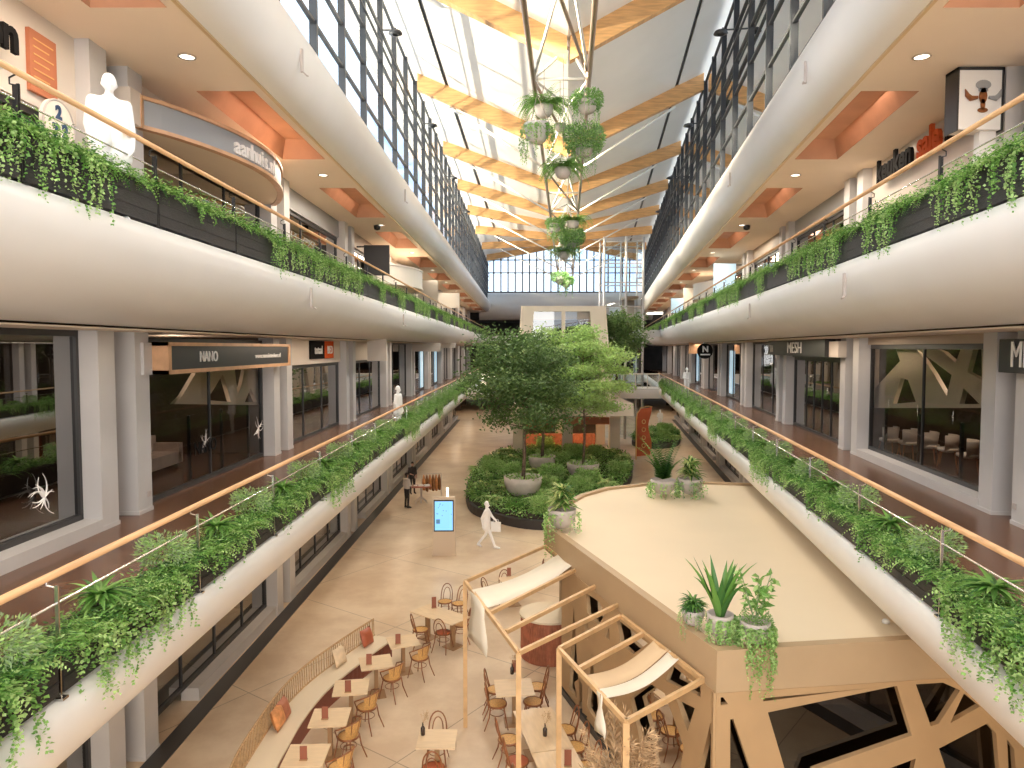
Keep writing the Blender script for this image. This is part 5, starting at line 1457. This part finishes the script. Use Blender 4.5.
m = MB(); m.M = M; m.tube([(.35 * math.cos(a * PI / 16), .35 * math.sin(a * PI / 16), .01) for a in range(32)], .015, 6, closed=True); m.build('rim', 'pot_grey', t)
for ch, x, y in (('2', -.02, .16), ('7', -.1, -.12), ('2', .12, -.08)): letters(ch, .26, M @ Matrix.Translation((x, y, .02)), 'navy', t, 'numeral', bold=.012)
m = MB(); m.side(-1, 6.93, 7.3, D_ - .04, D_ + .04, F2 + 1.68, F2 + 1.76); m.build('arm', 'frame_dark', t)
def canopy(s, Da, Db, z0, z1, bulge, label, panel='sign_grey', txt=None, lb=7.2):
    t = thing('curved_canopy', label, 'canopy'); N = 20
    def pt(q, l_in, z): 
        b = bulge * math.sin(PI * q) ** .8; D = Da + (Db - Da) * q; return W(s, lb - .3 - b + l_in, D, z)
    def band(za, zb, o, th):
        m = MB()
        for i in range(N):
            q0, q1 = i / N, (i + 1) / N
            m.hexa([pt(q0, o, za), pt(q0, o + th, za), pt(q1, o + th, za), pt(q1, o, za), pt(q0, o, zb), pt(q0, o + th, zb), pt(q1, o + th, zb), pt(q1, o, zb)])
        return m
    pn_ = band(z0 + .07, z1 - .07, .05, .08).build('panel', panel, t, False)
    m = band(z0, z0 + .07, 0, .16); m2 = band(z1 - .07, z1, 0, .16); o = len(m.v); m.v += m2.v; m.f += [tuple(i + o for i in f) for f in m2.f]; m.m += m2.m
    m.side(s, lb - .32, lb - .1, Da - .03, Da + .05, z0, z1); m.side(s, lb - .32, lb - .1, Db - .05, Db + .03, z0, z1)
    m.build('frame', 'wood_frame' if panel != 'counter_white' else 'counter_white', t)
    m = MB(); vs = []
    for i in range(N + 1): q = i / N; vs += [pt(q, .05, z0 + .02), W(s, lb, Da + (Db - Da) * q, z0 + .02)]
    m.add(vs, [(2 * i, 2 * i + 1, 2 * i + 3, 2 * i + 2) for i in range(N)]); vs = []
    for i in range(N + 1): q = i / N; vs += [pt(q, .05, z1 - .02), W(s, lb, Da + (Db - Da) * q, z1 - .02)]
    m.add(vs, [(2 * i, 2 * i + 1, 2 * i + 3, 2 * i + 2) for i in range(N)]); m.build('soffit', 'soffit', t)
    if txt:
        for i, chh in enumerate(txt):
            q = .31 + .30 * i / len(txt) if s < 0 else .30 - .24 * i / len(txt)
            p = pt(q, .03, (z0 + z1) / 2 - .02); d = pt(q + .01, .03, 0) - pt(q - .01, .03, 0); d.z = 0
            letters(chh, (z1 - z0) * .80, frame_mat(p, d if s < 0 else -d, (0, 0, 1)), 'letter_white', pn_, 'letter', .02, bold=.01)
    return t
canopy(-1, 13.1, 20.1, CE - 1.02, CE - .42, 1.05, 'curved grey canopy sign lettered aanhuis.nl in a wooden frame', 'sign_grey', 'aanhuis.nl')
m = MB(); m.side(-1, 6.80, 6.84, 13.35, 13.85, CE - .90, CE - .52); tag(m.build('notice', 'letter_white'), 'small white notice at the left end of the curved grey canopy', 'notice')
m = MB(); m.side(-1, 6.9, 7.3, 12.75, 13.1, CE - 1.0, CE - .4); struct(m.build('trim_70', 'wall_warm'))
canopy(-1, 34, 42, CE - 1.9, CE - .9, 1.6, 'curved white canopy farther down the left upper walkway', 'counter_white')
canopy(1, 42.5, 50, CE - 1.9, CE - .9, 1.6, 'curved white canopy on the right upper walkway', 'counter_white')
for i, (s, l, D, wd, h, mt, lb) in enumerate(((-1, 6.3, 31, 1.1, 1.3, 'frame_dark', 'black slatted projecting sign before the left curved white canopy'), (-1, 6.3, 48, 1.3, 1.5, 'counter_white', 'white box sign beyond the left curved canopy'),
                                        (-1, 6.0, 57, 2.0, 1.2, 'counter_white', 'wide white box sign farther down the left upper walkway'), (1, 6.2, 39, 1.2, 1.6, 'sky_panel', 'pale blue lit panel on the right upper walkway'), (1, 6.2, 56, 1.0, 1.8, 'counter_white', 'white pillar sign on the right upper walkway'),
                                        (1, 6.2, 64, 1.6, 1.3, 'sky_panel', 'pale lit box sign far down the right upper walkway'), (-1, 6.3, 40.5, .9, 1.4, 'frame_dark', 'black box sign right after the left curved canopy'))):
    proj(s, l, D, F2 + 2.2, wd, h, mt, lb)
# keukensale.com
t = thing('shop_sign', 'black and orange lettering keukensale.com on the upper right wall', 'sign')
for txt, Dc, mt in (('keuken', 18.0, 'letter_black'), ('sale', 16.05, 'letter_orange'), ('.com', 14.5, 'letter_black')):
    letters(txt, .80, sideM(1, 7.05, Dc, CE - .40), mt, t, 'lettering', .04, sx=.95, bold=.025)
t = thing('light_box', 'tall white light box with a bearded helmet emblem at the upper right railing', 'sign')
P = AT(981, 105, 12.9); O = V((P.x, P.y, F2))
m = MB(); m.box((P.x - .40, P.y, CE - 1.1), (P.x + .36, P.y + .35, CE - .06)); m.build('box', 'letter_white', t)
m = MB(); m.box((P.x - .43, P.y - .01, CE - 1.12), (P.x - .40, P.y + .36, CE - .02)); m.box((P.x + .36, P.y - .01, CE - 1.12), (P.x + .40, P.y + .36, CE - .02)); m.box((P.x - .43, P.y - .01, CE - .06), (P.x + .40, P.y + .36, CE - .01)); m.build('frame', 'frame_dark', t)
m = MB(); m.box((P.x + .05, P.y + .1, F2), (P.x + .35, P.y + .25, CE - 1.1)); m.build('leg', 'letter_white', t)
M = frame_mat((P.x + .02, P.y - .015, CE - .52), (.85, 0, 0), (0, 0, 1)) @ Matrix.Scale(.85, 4)
def blob(m, x, y, rx, ry, mi=0, n=18):
    vs = [(x + rx * math.cos(2 * PI * k / n), y + ry * math.sin(2 * PI * k / n), z) for z in (0, .012) for k in range(n)]
    m.add(vs, [tuple(range(n, 2 * n))] + [(k, (k + 1) % n, n + (k + 1) % n, n + k) for k in range(n)], mi)
m = MB(); m.M = M; blob(m, 0, .23, .16, .10, 0); blob(m, 0, .12, .10, .05, 0); blob(m, 0, 0, .085, .16, 1); blob(m, 0, -.17, .05, .12, 1); blob(m, 0, -.29, .11, .05, 1)
for sx, mi in ((-1, 1), (1, 0)):
    m.tube([(sx * .12, -.03, .01), (sx * .26, -.05, .01), (sx * .34, .02, .01), (sx * .38, .14, .01)], [.035, .06, .05, .01], 6, mi)
m.build('emblem', ['sign_grey', 'bentwood'], t)

# white wall behind the upper right lettering already stands; low dark cabinets behind the railing
# security cameras / smoke heads
for s, px, py in ((-1, 393, 240), (1, 733, 227)):
    P = W(s, 5.9 if s < 0 else 5.5, 29.2, CE); m = MB(); m.lathe([(.001, -.22), (.12, -.18), (.14, -.08), (.14, -.02), (.05, 0)], 16, capb=False)
    tag(m.build('dome_camera', 'black_steel', loc=(P.x, P.y, CE), smooth=True), 'black dome camera under the %s upper ceiling' % SIDE[s], 'camera')
# socket plates
for s, D in ((-1, 13.2), (1, 12.15)):
    m = MB(); m.side(s, 6.985, 7.0, D - .05, D + .05, F1 + .28, F1 + .38); tag(m.build('socket_plate', 'pot_grey'), 'small grey socket plate low on the %s pale column' % SIDE[s], 'socket')

# ================================================================ PEOPLE
def capsule(m, a, b, ra, rb, n=12, sx=1.0):
    a, b = V(a), V(b); ax = (b - a); L = ax.length
    if L < 1e-5: ax = V((0, 0, 1)); L = 1e-5
    ax = ax / L; pts = []; rs = []
    for k in range(5): t = -PI / 2 + (PI / 2) * k / 5; pts.append(a + ax * ra * math.sin(t)); rs.append(max(.002, ra * math.cos(t)))
    pts.append(a); rs.append(ra); pts.append(b); rs.append(rb)
    for k in range(1, 6): t = PI / 2 * k / 5; pts.append(b + ax * rb * math.sin(t)); rs.append(max(.002, rb * math.cos(t)))
    m.tube(pts, rs, n)
def human(name, label, loc, rz, H=1.78, pose='stand', mats=None, coat=False, bag=False, voxel=.013, group=None):
    """one continuous body grown from tapered limbs; z-up, faces -y"""
    k = H / 1.78; m = MB()
    hipz = .93; lean = V((0, 0, 0))
    J = dict(pel=V((0, 0, .95)), chest=V((0, .01, 1.32)), neck=V((0, .015, 1.50)), head=V((0, -.005, 1.655)))
    sh = [V((-.185, .01, 1.43)), V((.185, .01, 1.43))]; hp = [V((-.09, 0, .93)), V((.09, 0, .93))]
    if pose == 'walk':
        kn = [V((-.09, -.17, .52)), V((.09, .06, .50))]; an = [V((-.09, -.33, .10)), V((.09, .36, .13))]; toe = [V((-.09, -.50, .05)), V((.09, .26, .03))]
        el = [V((-.25, .14, 1.17)), V((.25, -.12, 1.17))]; wr = [V((-.25, .10, .93)), V((.26, -.28, 1.0))]
    elif pose == 'sit':
        d = V((0, 0, -.45)); J = {a: b + d for a, b in J.items()}; sh = [a + d for a in sh]; hp = [a + d for a in hp]
        kn = [V((-.12, -.42, .50)), V((.12, -.42, .50))]; an = [V((-.12, -.42, .09)), V((.12, -.42, .09))]; toe = [V((-.12, -.58, .03)), V((.12, -.58, .03))]
        el = [V((-.26, -.06, .74)), V((.26, -.06, .74))]; wr = [V((-.16, -.28, .66)), V((.16, -.28, .66))]
    else:
        kn = [V((-.10, -.01, .50)), V((.10, -.01, .50))]; an = [V((-.11, .02, .09)), V((.11, .02, .09))]; toe = [V((-.13, -.15, .03)), V((.13, -.15, .03))]
        el = [V((-.235, .03, 1.15)), V((.235, .03, 1.15))]; wr = [V((-.22, -.06, .93)), V((.22, -.06, .93))]
        if pose == 'hold': wr[0] = V((-.12, -.24, 1.12)); el[0] = V((-.27, -.02, 1.16))
        if pose == 'pocket': wr = [V((-.20, -.05, .98)), V((.20, -.05, .98))]; el = [V((-.31, .06, 1.18)), V((.31, .06, 1.18))]
    # trunk
    for x in (-.07, .07): capsule(m, J['pel'] + V((x, 0, 0)), J['chest'] + V((x * 1.3, 0, -.02)), .105, .115)
    capsule(m, J['chest'] + V((-.12, 0, .06)), J['chest'] + V((.12, 0, .06)), .095, .095)
    for s_ in (0, 1): capsule(m, J['chest'] + V((0, 0, .1)), sh[s_], .08, .065)
    capsule(m, J['chest'] + V((0, 0, .1)), J['neck'] + V((0, 0, .05)), .06, .052)
    # head: skull, jaw, nose, ears, hair
    h = J['head']; capsule(m, h + V((0, .012, .03)), h + V((0, .0, -.01)), .085, .078); capsule(m, h + V((0, -.03, -.05)), h + V((0, -.045, -.075)), .052, .035)
    capsule(m, h + V((0, -.09, -.01)), h + V((0, -.102, -.035)), .012, .015, 8)
    for x in (-1, 1): capsule(m, h + V((x * .083, .01, .005)), h + V((x * .083, .01, -.03)), .014, .01, 8)
    capsule(m, h + V((0, -.078, -.058)), h + V((0, -.08, -.066)), .016, .012, 8)
    capsule(m, h + V((0, .02, .06)), h + V((0, .05, .02)), .075, .07)
    ft = 1.22 if coat else 1.0
    for s_ in (0, 1):
        capsule(m, hp[s_], kn[s_], .09 * (1.08 if coat else 1), .06); capsule(m, kn[s_], an[s_], .058, .045); capsule(m, an[s_], toe[s_], .042, .035); capsule(m, an[s_] + V((0, .03, -.04)), toe[s_], .035, .033)
        capsule(m, sh[s_], el[s_], .055 * ft, .043 * ft); capsule(m, el[s_], wr[s_], .042 * ft, .03 * ft)
        dr = (wr[s_] - el[s_]).normalized(); sd = dr.cross(V((1, 0, 0)) if abs(dr.x) < .8 else V((0, 1, 0))).normalized(); pn = dr.cross(sd)
        palm = wr[s_] + dr * .05; capsule(m, wr[s_], palm, .028, .032)
        for q, (o_, L_) in enumerate(((-.027, .07), (-.009, .082), (.009, .078), (.027, .06))):
            b0 = palm + sd * o_ + dr * .025; b1 = b0 + dr * L_ * .55 + pn * .008; b2 = b1 + dr * L_ * .35 + pn * .03; capsule(m, b0, b1, .0095, .009, 6); capsule(m, b1, b2, .009, .008, 6)
        capsule(m, palm + sd * -.03, palm + sd * -.055 + dr * .04, .012, .010, 6)
    if coat:
        for x in (-.10, .10): capsule(m, J['chest'] + V((x, 0, .02)), J['pel'] + V((x * 1.15, .01, -.16)), .115, .125)
        for x in (-.05, .05): capsule(m, J['neck'] + V((x, .0, -.02)), J['neck'] + V((x * 1.6, -.05, -.09)), .045, .04)
    me = bpy.data.meshes.new(name); me.from_pydata(m.v, [], m.f); me.update()
    o = bpy.data.objects.new(name, me); COL.objects.link(o)
    md = o.modifiers.new('r', 'REMESH'); md.mode = 'VOXEL'; md.voxel_size = voxel; md.use_smooth_shade = True
    sm = o.modifiers.new('s', 'SMOOTH'); sm.iterations = 2; sm.factor = .5
    dg = bpy.context.evaluated_depsgraph_get(); me2 = bpy.data.meshes.new_from_object(o.evaluated_get(dg)); o.modifiers.clear(); o.data = me2; me2.name = name
    mats = mats or ['figure_white']; me2.materials.clear()
    for q in mats: me2.materials.append(MATS[q])
    if len(mats) > 1:     # trousers, shirt, skin, hair
        hc = J['head']; zw = J['pel'].z + .03
        for f in me2.polygons:
            c = f.center; mi = 1
            if c.z > J['neck'].z + .03: mi = 3 if (c.z > hc.z + .035 or c.y > hc.y + .03) else 2
            elif (c - wr[0]).length < .14 or (c - wr[1]).length < .14: mi = 2
            elif c.z < zw and abs(c.x) < .21: mi = 0
            f.material_index = mi
    o.scale = (k, k, k); o.location = loc; o.rotation_euler = (0, 0, rz)
    tag(o, label, 'person', group)
    if bag:
        b = MB(); b.box((-.05, -.19, -.42), (.05, .19, -.05)); b.tube([(0, -.12, -.05), (0, -.08, .06), (0, .08, .06), (0, .12, -.05)], .008, 5)
        p = V(loc) + Matrix.Rotation(rz, 3, 'Z') @ (wr[1] * k + V((.03, 0, -.02))); tag(b.build('shopping_bag', 'figure_white', loc=p, rz=rz), 'white bag carried by the white walking figure', 'bag')
    return o
P = AT(109, 80, 9.15); human('person', 'white figure in a jacket standing behind the upper left railing', (P.x, P.y, F2), .7, 1.86, 'stand', coat=True)
P = AT(401, 388, 25.2); human('person', 'white figure standing at the left middle walkway railing, looking right', (P.x - .1, P.y, F1), 1.3, 1.72, 'stand', coat=True)
P = AT(687, 370, 44); human('person', 'white figure standing on the right middle walkway', (P.x, P.y, F1), .3, 1.85, 'hold', voxel=.018)
P = G(487, 548, 0); human('person', 'white figure walking with a bag beside the large planting bed', (P.x, P.y, 0), 1.37, 1.82, 'walk', coat=True, bag=True)
P = G(660, 429, 0); human('person', 'white figure standing on the ground floor beyond the flag', (P.x, P.y, 0), -.4, 1.85, 'hold', voxel=.02)
P = G(407, 508, 0); human('person', 'person in a white shirt and dark trousers standing at a small table', (P.x, P.y, 0), PI * .75, 1.72, 'hold', ['trousers', 'shirt', 'skin', 'dark_coat'], voxel=.016)
P2 = G(411, 496, 0); human('person', 'person in dark clothes standing behind the small table at the left wall', (P2.x, P2.y + .6, 0), .5, 1.70, 'hold', ['dark_coat', 'dark_coat', 'skin', 'dark_coat'], voxel=.016)
Q = G(421, 503, 0)
t = thing('side_table', 'small dark table with papers beside the person in a white shirt', 'table', (Q.x, Q.y, 0), .2)
m = MB(); m.box((-.5, -.35, .82), (.5, .35, .87)); m.build('tabletop', 'menu_red', t); m = MB(); m.tube([(0, 0, .0), (0, 0, .82)], .035); m.tube([(-.3, -.25, .03), (0, 0, .35), (.3, -.25, .03)], .02); m.tube([(-.3, .25, .03), (0, 0, .35), (.3, .25, .03)], .02); m.build('leg', 'pot_grey', t)
for i in range(3): m = MB(); m.box((-.12, -.09, 0), (.12, .09, .02 + .03 * i)); tag(m.build('paper_stack', 'letter_white', loc=(Q.x - .3 + .3 * i, Q.y - .05 * i, .872), rz=.3 * i), 'stack of white papers on the small dark table, %s from the left' % ORD[i], 'papers')
Q = G(431, 499, 0)
t = thing('clothes_rack', 'rack hung with brown coats beside the small dark table', 'clothes rack', (Q.x, Q.y + .3, 0), .3)
m = MB(); m.tube([(-.5, 0, 0), (-.5, 0, 1.25), (.5, 0, 1.25), (.5, 0, 0)], .02, 6); m.tube([(-.5, -.25, .01), (-.5, .25, .01)], .02); m.tube([(.5, -.25, .01), (.5, .25, .01)], .02); m.build('frame', 'pot_grey', t)
for i in range(6):
    m = MB(); x = -.4 + .16 * i; RND.seed(i); m.lathe([(.10, .35 + .1 * RND.random()), (.13, .6), (.12, .95), (.05, 1.16), (.01, 1.22)], 14, c=(x, 0, 0))
    for j in range(len(m.v)): a = m.v[j]; m.v[j] = (x + (a[0] - x) * .6, a[1] * 1.9, a[2])
    m.build('coat', 'brown_coat' if i % 2 else 'cushion_orange', t, True)

# pale lattice panels added behind two shop windows, standing in for a reflection
for s, l, outer, holes, lb in ((-1, 7.56, [(196, 369), (257, 369), (257, 405), (172, 404), (180, 396)], [[(205, 400), (221, 374), (229, 402)], [(233, 369.5), (243, 369.5), (240, 384), (236, 396)], [(243, 402), (249, 388), (255, 402)]], 'pale angular lattice panel standing in for a reflection in the NANO shop glass'),
                               (1, 7.62, [(876, 339), (985, 339), (985, 408), (876, 408)], [[(878, 341), (895, 341), (902, 361), (877, 388)], [(918, 341), (966, 341), (958, 363), (946, 352)], [(895, 404), (903, 378), (910, 380), (918, 402)], [(918, 348), (954, 375), (949, 396), (935, 372)], [(978, 341), (984, 341), (984.5, 380), (970, 372)], [(962, 404), (966, 388), (982, 404)]], 'pale angular lattice panel standing in for a reflection in the tub chair shop glass')):
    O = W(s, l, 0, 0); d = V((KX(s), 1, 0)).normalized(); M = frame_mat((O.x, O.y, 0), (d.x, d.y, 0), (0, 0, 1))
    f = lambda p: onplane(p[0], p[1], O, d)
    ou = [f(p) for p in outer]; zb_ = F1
    o = cut_panel(ou, [[f(p) for p in h] for h in holes], .05, M, 'pavilion_white', 'reflection_panel')
    t = thing('reflection_lattice', lb, 'screen'); o.parent = t
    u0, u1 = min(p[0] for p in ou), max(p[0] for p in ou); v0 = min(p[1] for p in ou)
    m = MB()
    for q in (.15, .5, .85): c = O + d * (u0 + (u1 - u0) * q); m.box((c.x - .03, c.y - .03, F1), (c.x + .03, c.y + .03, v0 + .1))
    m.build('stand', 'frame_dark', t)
